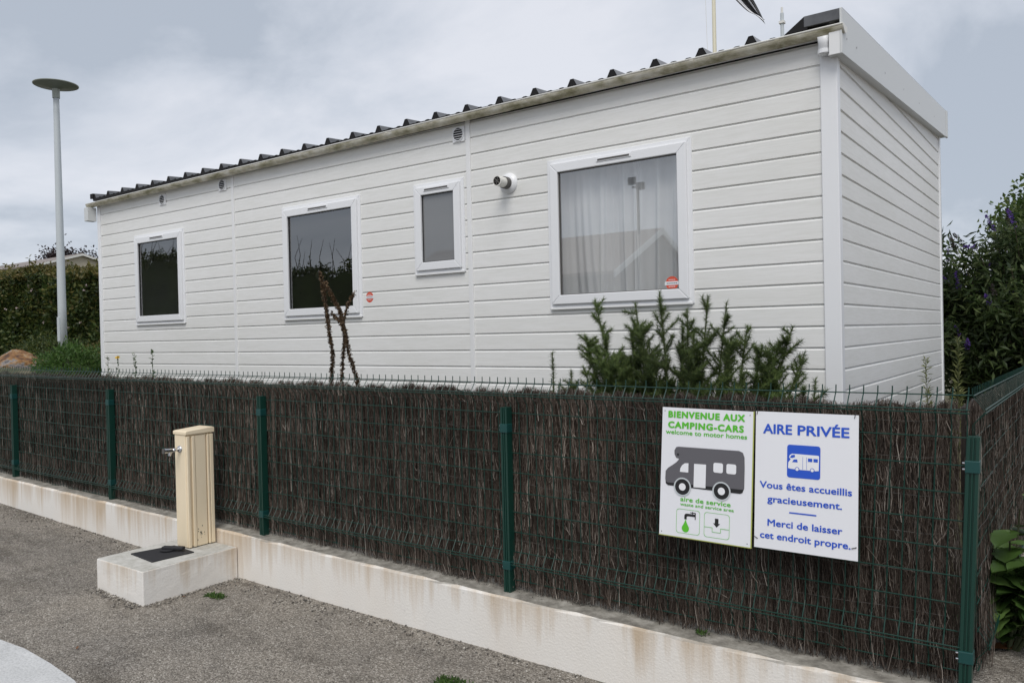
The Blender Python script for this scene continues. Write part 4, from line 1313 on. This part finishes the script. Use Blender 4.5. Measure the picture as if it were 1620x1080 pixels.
# gorse
def gorse(name, label, base_, tips, shoots, group=None, cat='bush'):
    t = thing(name, label, cat, base_, group)
    stem = MB(); cl = Cloud()
    B = np.array(base_)
    lines = []
    for tip in tips:
        e_ = np.array(tip) - B
        st = np.array([e_[0] * .45 + random.uniform(-.05, .05), random.uniform(-.06, .06), 0])
        md = st + (e_ - st) * .5 + np.array([0, random.uniform(-.04, .04), .06])
        pts = [st * (1 - s) ** 2 + 2 * md * s * (1 - s) + e_ * s * s for s in np.linspace(0, 1, 12)]
        stem.tube([tuple(p) for p in pts], [.011 * (1 - .8 * i / 11) for i in range(12)], 6)
        L_ = np.linalg.norm(e_)
        lines.append((pts[3:], 1.0))
        for q in range(shoots):
            s = random.uniform(.30, .97)
            i = min(10, int(s * 11)); p = pts[i] + (pts[i + 1] - pts[i]) * (s * 11 - i)
            dirn = unit(pts[i + 1] - pts[i])
            sd_ = unit(np.array([random.gauss(0, 1), random.gauss(0, .9), random.gauss(0, .35)]))
            ln = (.06 + .24 * (1 - s)) * random.uniform(.5, 1.2) * (1.0 if L_ > .5 else .6)
            dd = unit(dirn * .8 + sd_ * 1.15 + np.array([0, 0, .25]))
            pp = [p + dd * ln * k_ + np.array([0, 0, .05 * ln]) * k_ * k_ for k_ in np.linspace(0, 1, 5)]
            lines.append((pp, 1.05))
            stem.tube([tuple(a) for a in pp], [.0032, .003, .0026, .002, .001], 4)
    stem.build('stems', M['gorse_stem'], t)
    for pts, sc in lines:
        pts = np.array(pts)
        seg = np.linalg.norm(np.diff(pts, axis=0), axis=1); tot = seg.sum()
        n = max(14, int(tot * 1250))
        s = rng.uniform(0, 1, n) * (len(pts) - 1)
        i = np.minimum(s.astype(int), len(pts) - 2); f = (s - i)[:, None]
        P = pts[i] * (1 - f) + pts[i + 1] * f
        ax = unit(pts[i + 1] - pts[i])
        D = unit(sphere_dirs(n) + ax * .75)
        rel = s / (len(pts) - 1)
        V, F = spike_arrays(P, D, (.048 - .018 * rel) * rng.uniform(.5, 1.25, n) * sc, .0015)
        cl.add(V, F)
    cl.build('needles', M['gorse'], t)
    return t
tips = [(-2.566, 4.3, 1.665), (-2.50, 4.32, 1.88), (-2.42, 4.2, 1.60), (-2.21, 4.3, 1.85), (-2.30, 4.4, 1.70), (-2.052, 4.3, 1.91), (-2.10, 4.15, 1.72), (-1.95, 4.4, 1.70), (-1.86, 4.25, 1.80), (-1.754, 4.3, 1.87), (-1.665, 4.35, 1.83),
        (-1.78, 4.15, 1.66), (-1.60, 4.2, 1.62), (-1.53, 4.3, 1.70), (-1.42, 4.4, 1.58), (-1.285, 4.3, 1.69), (-1.36, 4.2, 1.50), (-1.225, 4.3, 1.55), (-2.55, 4.25, 1.47), (-2.0, 4.1, 1.55), (-2.25, 4.1, 1.52), (-1.9, 4.5, 1.6), (-1.7, 4.5, 1.6), (-2.4, 4.5, 1.55), (-1.5, 4.15, 1.45)]
tips += [(random.uniform(-2.5, -1.3), random.uniform(4.1, 4.5), random.uniform(1.32, 1.62)) for _ in range(22)]
gorse('gorse_bush', 'large spiky dark green gorse bush in front of the right window', (-1.92, 4.3, .41), tips, 34)
gorse('gorse_sprig', 'single tall gorse shoot left of the gorse bush', (-2.80, 4.28, .41), [(-2.81, 4.3, 1.56), (-2.76, 4.3, 1.36)], 7, 'gorse shoots', 'shoot')
gorse('gorse_sprig', 'short leaning gorse shoot between the tall shoot and the bush', (-2.62, 4.28, .41), [(-2.67, 4.3, 1.44), (-2.60, 4.25, 1.38)], 7, 'gorse shoots', 'shoot')
gorse('gorse_sprig', 'small gorse shoot at the right edge of the gorse bush', (-1.14, 4.1, .41), [(-1.12, 4.1, 1.42), (-1.18, 4.1, 1.38)], 7, 'gorse shoots', 'shoot')

# dead seed stalks
def dead_stalk(label, paths, spec):
    t = thing('dead_stalk', label, 'dead plant', (*paths[0][0][:2], .42), 'dead brown seed stalks')
    o = np.array(t.location)
    st = MB(); c = Cloud()
    for path, dens, w_ in zip(paths, spec[0], spec[1]):
        P_ = [np.array(p) - o for p in path]
        st.tube([tuple(p) for p in P_], [.0065] + [.005] * (len(P_) - 2) + [.002], 6)
        pts = np.array(P_); tot = np.linalg.norm(np.diff(pts, axis=0), axis=1)
        n = int(tot.sum() * dens)
        cum = np.concatenate([[0], np.cumsum(tot)])
        s = rng.uniform(.2 if path[0][2] < .5 else 0, 1, n) * cum[-1]
        s = np.clip((np.floor(s / .024) + .5) * .024 + rng.normal(0, .0028, n), 0, cum[-1])      # seeds sit in whorls
        i = np.clip(np.searchsorted(cum, s) - 1, 0, len(tot) - 1); f = ((s - cum[i]) / tot[i])[:, None]
        P = pts[i] * (1 - f) + pts[i + 1] * f
        D = sphere_dirs(n, .2); P = P + D * (rng.uniform(.2, 1, n) * w_)[:, None]
        V, F = leaf_arrays(P, sphere_dirs(n), rng.uniform(.010, .019, n), rng.uniform(.009, .016, n), fold=.4)
        c.add(V, F)
    st.build('stem', M['dead_stem'], t)
    c.build('seed_heads', M['dead'], t)
dead_stalk('tallest dead brown seed stalk, left of the three', [[(-4.56, 4.0, .42), (-4.578, 4.0, 1.365), (-4.551, 4.0, 1.562), (-4.587, 4.0, 1.72), (-4.62, 4.0, 1.94), (-4.675, 4.0, 2.18)]], ([1250], [.017]))
dead_stalk('slim dead brown seed stalk curving between the other two', [[(-4.475, 4.01, .42), (-4.475, 4.01, 1.367), (-4.45, 4.01, 1.562), (-4.43, 4.01, 1.70), (-4.47, 4.01, 1.79), (-4.57, 4.01, 1.87)]], ([900], [.014]))
dead_stalk('forked dead brown seed stalk, right of the three', [[(-4.26, 3.98, .42), (-4.275, 3.98, 1.369), (-4.347, 3.97, 1.561), (-4.401, 3.98, 1.746), (-4.45, 3.98, 1.886), (-4.60, 3.98, 2.09)], [(-4.37, 3.97, 1.63), (-4.386, 3.96, 1.792), (-4.342, 3.96, 1.905), (-4.253, 3.95, 2.00)]], ([1300, 900], [.018, .012]))

# buddleia at the right
bd = thing('buddleia_bush', 'large dark bush with purple flower spikes at the right', 'bush', (-.45, 11.2, .36))
mb = MB(); c_leaf, c_fl, c_dd = Cloud(), Cloud(), Cloud()
for q in range(210):
    ang = random.uniform(0, 6.28); r = random.uniform(.1, 1) ** .6
    tp = np.array([1.75 * r * math.cos(ang), 1.15 * r * math.sin(ang), (2.5 - .45 * r * r) * random.uniform(.45, 1.06)])
    st = np.array([tp[0] * .3, tp[1] * .3, 0])
    md = np.array([tp[0] * .6, tp[1] * .6, tp[2] * .65])
    pts = np.array([st * (1 - s) ** 2 + 2 * md * s * (1 - s) + tp * s * s for s in np.linspace(0, 1, 9)])
    mb.tube([tuple(p) for p in pts], [.012 * (1 - .8 * i / 8) for i in range(9)], 4)
    n = 300
    s = rng.uniform(.15, 1, n) * 8; i = np.minimum(s.astype(int), 7); f = (s - i)[:, None]
    P = pts[i] * (1 - f) + pts[i + 1] * f + rng.normal(0, .07, (n, 3))
    D = sphere_dirs(n); D[:, 2] -= .15; D = unit(D)
    V, F = leaf_arrays(P, D, rng.uniform(.07, .17, n), rng.uniform(.024, .044, n))
    c_leaf.add(V, F)
    if random.random() < .6:
        dd = unit(np.array([random.gauss(tp[0] * .4, .5), random.gauss(-.3, .4), random.uniform(.1, 1.2)]))
        ln = random.uniform(.14, .26); m_ = 90
        s = rng.uniform(0, 1, m_)
        P = tp + dd[None] * (s * ln)[:, None] + sphere_dirs(m_) * ((.030 * (1 - s * .8)))[:, None]
        V, F = leaf_arrays(P, sphere_dirs(m_), .02, .016)
        (c_fl if random.random() < .7 else c_dd).add(V, F)
mb.build('branches', M['bark'], bd)
c_leaf.build('foliage', M['bud_leaf'], bd); c_fl.build('flower_spikes', M['bud_flower'], bd); c_dd.build('spent_spikes', M['bud_dead'], bd)

def tree(name, label, loc, h, crown_c, rad, n, mat, leaf, cat='tree', limbs=9):
    t = thing(name, label, cat, loc)
    mb = MB(); mb.tube([(0, 0, -.1), (.03, 0, h * .4), (crown_c[0] * .7, crown_c[1] * .7, h * .75)], [h * .03, h * .022, h * .012], 9)
    cl = []
    for q in range(limbs):
        a = random.uniform(0, 6.28); el = random.uniform(-.2, 1.2)
        e_ = np.array(crown_c) + np.array(rad) * np.array([math.cos(a) * math.cos(el), math.sin(a) * math.cos(el), math.sin(el)]) * random.uniform(.55, .95)
        b = np.array([.02, 0, h * random.uniform(.3, .6)])
        mb.tube([tuple(b), tuple((b + e_) / 2 + np.array([0, 0, .1 * h * .3])), tuple(e_)], [h * .012, h * .008, h * .003], 6)
        cl.append(e_); cl.append((b + 2 * e_) / 3)
    mb.build('trunk', M['bark'], t)
    cl += [np.array(crown_c) + unit(rng.normal(size=3)) * np.array(rad) * random.uniform(.3, .95) for _ in range(26)]
    k_ = n // len(cl); c = Cloud()
    for e_ in cl:
        P = e_ + rng.normal(0, .20, (k_, 3)) * np.array(rad)
        V, F = leaf_arrays(P, sphere_dirs(k_, .2), rng.uniform(.6, 1.3, k_) * leaf, rng.uniform(.5, .8, k_) * leaf)
        c.add(V, F)
    c.build('crown', mat, t)
    return t
tree('leafy_tree', 'mid green leafy tree rising behind the purple flowered bush', (-.35, 17, .4), 3.5, (.35, 0, 2.75), (1.15, 1.1, 1.2), 60000, M['tree_leaf'], .10)
tree('plum_tree', 'dark plum coloured tree far behind the beige house', (-50, 23.5, 1.3), 6.3, (0, 0, 4.8), (2.2, 1.6, 1.35), 9000, M['plum_leaf'], .16)
sprig('weed', 'yellow green seeding weed at the rear corner of the gable', (-.97, 8.0, .42), (-.96, 8.0, 1.56), 220, M['yellow_weed'], .10, .012, group='seeding weeds by the gable', spread=1.1)
sprig('weed', 'paler short seeding weed left of the rear gable corner', (-1.09, 7.2, .42), (-1.10, 7.2, 1.40), 160, M['yellow_weed'], .09, .010, group='seeding weeds by the gable', spread=1.1)

# broad leaved weed by the corner post
dk = thing('broad_leaf_weed', 'broad leaved green weed growing beside the corner fence post', 'weed', (-.315, 3.86, .33))
mb = MB(); c = Cloud()
def big_leaf(c, p, d, ln, wd):
    """lobed leaf as a small fan"""
    d = unit(np.array(d)); s = unit(np.cross(d, [0, 0, 1.0]) + rng.normal(0, .15, 3)); nn = np.cross(s, d)
    prof = [(0, 0), (.12, .28), (.25, .46), (.38, .40), (.5, .50), (.64, .36), (.78, .30), (.9, .14), (1, 0)]
    V = []
    for t_, w_ in prof:
        ctr = p + d * ln * t_ - nn * ln * .25 * t_ * t_
        V += [ctr, ctr + s * wd * w_ + nn * wd * .12, ctr - s * wd * w_ + nn * wd * .12]
    F = []
    for i in range(len(prof) - 1):
        a = i * 3; b = a + 3
        F += [(a, a + 1, b + 1), (a, b + 1, b), (a, b, b + 2), (a, b + 2, a + 2)]
    c.add(np.array(V), np.array(F))
for q in range(20):
    tp = np.array([random.uniform(-.02, .24), random.uniform(-.15, .2), random.uniform(.2, .70)])
    mb.tube([(tp[0] * .2, tp[1] * .2, 0), tuple(tp * np.array([.7, .7, .6])), tuple(tp)], [.008, .006, .003], 6)
    for k_ in range(8):
        s = random.uniform(.25, 1); p = tp * np.array([s ** .8, s ** .8, s])
        big_leaf(c, p, [random.gauss(.1, 1), random.gauss(-.3, 1), random.uniform(-.3, .5)], random.uniform(.10, .22), random.uniform(.07, .13))
mb.build('stems', M['gorse_stem'], dk); c.build('leaves', M['dock'], dk)
for q, (x, y, lab) in enumerate(((-.29, 3.84, 'curled rust dead leaf on the gravel nearest the corner post'), (-.21, 3.9, 'rust dead leaf on the gravel at the right picture edge'))):
    c = Cloud(); big_leaf(c, np.zeros(3), [random.uniform(-1, 1), random.uniform(-1, .2), .25], .10, .07); big_leaf(c, np.zeros(3), [random.uniform(-1, 1), random.uniform(-.5, .5), .4], .07, .05)
    o = c.build('dead_leaf', M['dead_leaf']); o.location = (x, y, .345)
    tag(o, lab, 'leaf', 'dead leaves at the fence corner')

# tufts on the tarmac and wall
def tuft(label, loc, rx, ry, h, n, mat=None):
    c = Cloud()
    P = np.stack([np.clip(rng.normal(0, rx, n), -1.5 * rx, 1.5 * rx), np.clip(rng.normal(0, ry, n), -1.5 * ry, 1.5 * ry), np.zeros(n)], 1)
    V, F = leaf_arrays(P, sphere_dirs(n, 1.0), rng.uniform(.5, 1.3, n) * h, rng.uniform(.25, .5, n) * h)
    c.add(V, F)
    o = c.build('grass_tuft', mat or M['weed']); o.location = loc
    return tag(o, label, 'grass tuft', 'weed tufts on the ground')
tuft('small green weed tuft beside the concrete block', (-4.33, 2.83, gz(-4.33) + .004), .045, .020, .022, 260)
tuft('green weed tuft at the bottom edge of the picture', (-2.37, 2.74, gz(-2.3) + .004), .055, .025, .022, 260)
tuft('tiny weed growing on the wall top under the camper sign', (-1.377, 3.23, wtop(-1.377) + .004), .016, .012, .018, 60)
for x, y, lab in ((-4.47, 2.72, 'small reddish dead leaf on the tarmac beside the concrete block'), (-4.2, 1.95, 'small brown dead leaf on the tarmac near the pale pavement'), (-2.95, 3.05, 'small rust leaf at the wall foot under the middle post')):
    c = Cloud(); big_leaf(c, np.zeros(3), [random.uniform(-1, 1), random.uniform(-1, 1), .3], .022, .014)
    o = c.build('dead_leaf', M['dead_leaf']); o.location = (x, y, gz(x) + .008)
    tag(o, lab, 'leaf')

# ------------------------------------------------------------------ far beige house behind the hedge
hs = thing('beige_house', 'low beige house with a shallow grey roof behind the left hedge', 'house', (-39, 16.4, 1.2))
mb = MB(); mb.prism([(14.75 - 16.4, 0), (14.75 - 16.4, 3.62), (0, 4.12), (1.65, 3.62), (1.65, 0)], -7, 5.0, 'x'); mb.build('wall', M['house_wall'], hs)
for sg, nm in ((-1, 'roof_slope'), (1, 'roof_slope')):
    mb = MB(); mb.prism([(0, 4.15), (sg * 1.95, 3.56), (sg * 1.95, 3.62), (0, 4.22)], -7.2, 5.12, 'x'); mb.build(nm, M['house_roof'], hs)
mb = MB(); mb.prism([(-1.97, 3.52), (-1.97, 3.60), (0, 4.20), (1.97, 3.60), (1.97, 3.52), (0, 4.11)], 5.12, 5.16, 'x'); mb.build('bargeboard', M['gutter_lip'], hs)
mb = MB(); mb.box(-5.9, -3.2, -1.2, -.55, 3.86, 4.02); mb.build('roof_light', M['ink_white'], hs)

# flag pole, flag and mast behind the home
fp = thing('flag_pole', 'slim cream flag pole rising behind the home', 'flag pole', (-5.49, 14.0, .4))
mb = MB(); mb.tube([(0, 0, 0), (0, 0, 4), (0, 0, 9)], [.05, .042, .03], 12); mb.build('pole', M['pole'], fp, smooth=True)
mb = MB(); mb.tube([(-.02, -.05, 1), (-.17, -.03, 8.8)], .004, 5); mb.build('halyard', M['gutter_lip'], fp)
mb = MB(); mb.lathe([(.0001, 0), (.05, .03), (.05, .07), (.0001, .1)], (0, 0, 9), 'z', 12); mb.build('finial', M['pole'], fp)
nx, nz_ = 46, 30
V, F, A = [], [], []
for j in range(nz_ + 1):
    for i in range(nx + 1):
        u, v = i / nx, j / nz_
        V.append((.05 + u * .80 + .06 * v * u, (.09 * math.sin(u * 9 + v * 3) + .05 * math.sin(v * 8 + u * 4)) * (u + .2), -v * .72 * (1 - .72 * u) - 1.5 * u - .05 * math.sin(u * 8 + v * 4) * u))
for j in range(nz_):
    for i in range(nx):
        F.append((j * (nx + 1) + i, j * (nx + 1) + i + 1, (j + 1) * (nx + 1) + i + 1, (j + 1) * (nx + 1) + i)); A.append((i, j))
me = bpy.data.meshes.new('flag'); me.from_pydata(V, [], F)
fo = link('flag', me, M['ink_white'], smooth=True)
me.materials.append(M['ink_black'])
for p, (i, j) in zip(me.polygons, A):
    p.material_index = 0 if .28 < (j / nz_) % .5 < .42 else 1
fo.location = (-5.44, 14.0, 8.62)
tag(fo, 'drooping black and white striped flag above the roof', 'flag')
ms = thing('short_mast', 'short pale mast tip above the roof right of the flag', 'mast', (-4.27, 14.0, .4))
mb = MB(); mb.tube([(0, 0, 0), (0, 0, 6.70)], [.035, .03], 10); mb.build('pole', M['lamp'], ms)
mb = MB(); mb.tube([(0, 0, 6.70), (0, 0, 6.80)], [.02, .018], 10); mb.build('tip', M['gutter_lip'], ms)
mb = MB(); mb.box(-.045, .045, -.045, .045, 6.52, 6.56); mb.build('bracket', M['gutter_lip'], ms)

# ------------------------------------------------------------------ what the windows mirror, behind the camera
hedge('hedge', 'dark hedge across the road mirrored in the two left windows', -34, -15.5, -6.9, -6.0, .4, lambda x: float(np.interp(x, [-34, -27, -21, -17], [5.0, 4.6, 3.7, 3.55])) + .18 * math.sin(x * 3.1) + .12 * math.sin(x * 7.7), 22000, M['hedge'], M['hedge'], 0, .11)
for _o in [o for o in bpy.data.objects if o.get('label', '').startswith('dark hedge across')]:
    mb = MB()
    for q in range(46):
        x = random.uniform(-8, 8); h_ = random.uniform(.5, 1.3)
        zt_ = float(np.interp(_o.location.x + x, [-34, -27, -21, -17], [5.0, 4.6, 3.7, 3.55])) - .4
        mb.tube([(x, random.uniform(-.2, .2), zt_ - .3), (x + random.gauss(0, .1), 0, zt_ + h_ * .5), (x + random.gauss(0, .25), 0, zt_ + h_)], [.016, .012, .005], 4)
    mb.build('bare_shoots', M['bark'], _o)
rh = thing('grey_house', 'grey gabled house mirrored in the curtained window', 'house', (-16, -14, .3))
mb = MB(); mb.prism([(-3.0, 0), (-3.0, 3.2), (0, 4.6), (3.0, 3.2), (3.0, 0)], -5, 4.45, 'x'); mb.build('wall', M['brick_dark'], rh)
for sg in (-1, 1):
    mb = MB(); mb.prism([(0, 4.63), (sg * 3.3, 3.08), (sg * 3.3, 3.18), (0, 4.74)], -5.2, 4.6, 'x'); mb.build('roof_slope', M['house_roof'], rh)
mb = MB(); mb.prism([(-3.32, 2.98), (-3.32, 3.17), (0, 4.73), (3.32, 3.17), (3.32, 2.98), (0, 4.54)], 4.6, 4.66, 'x'); mb.build('bargeboard', M['lamp'], rh)
fm = thing('floodlight_mast', 'tall floodlight mast mirrored in the curtained window', 'floodlight', (-12.03, -13.6, .1))
mb = MB(); mb.tube([(0, 0, 0), (0, 0, 6.35)], [.06, .045], 12); mb.build('pole', M['slot'], fm)
for sg, z_ in ((-.16, 6.5), (.14, 6.3)):
    mb = MB(); mb.box(sg - .13, sg + .13, .03, .15, z_ - .12, z_ + .12); mb.build('floodlight', M['dark'], fm, bevel=.01)
mb = MB(); mb.box(-.2, .2, -.03, .03, 6.28, 6.34); mb.build('crossbar', M['slot'], fm)
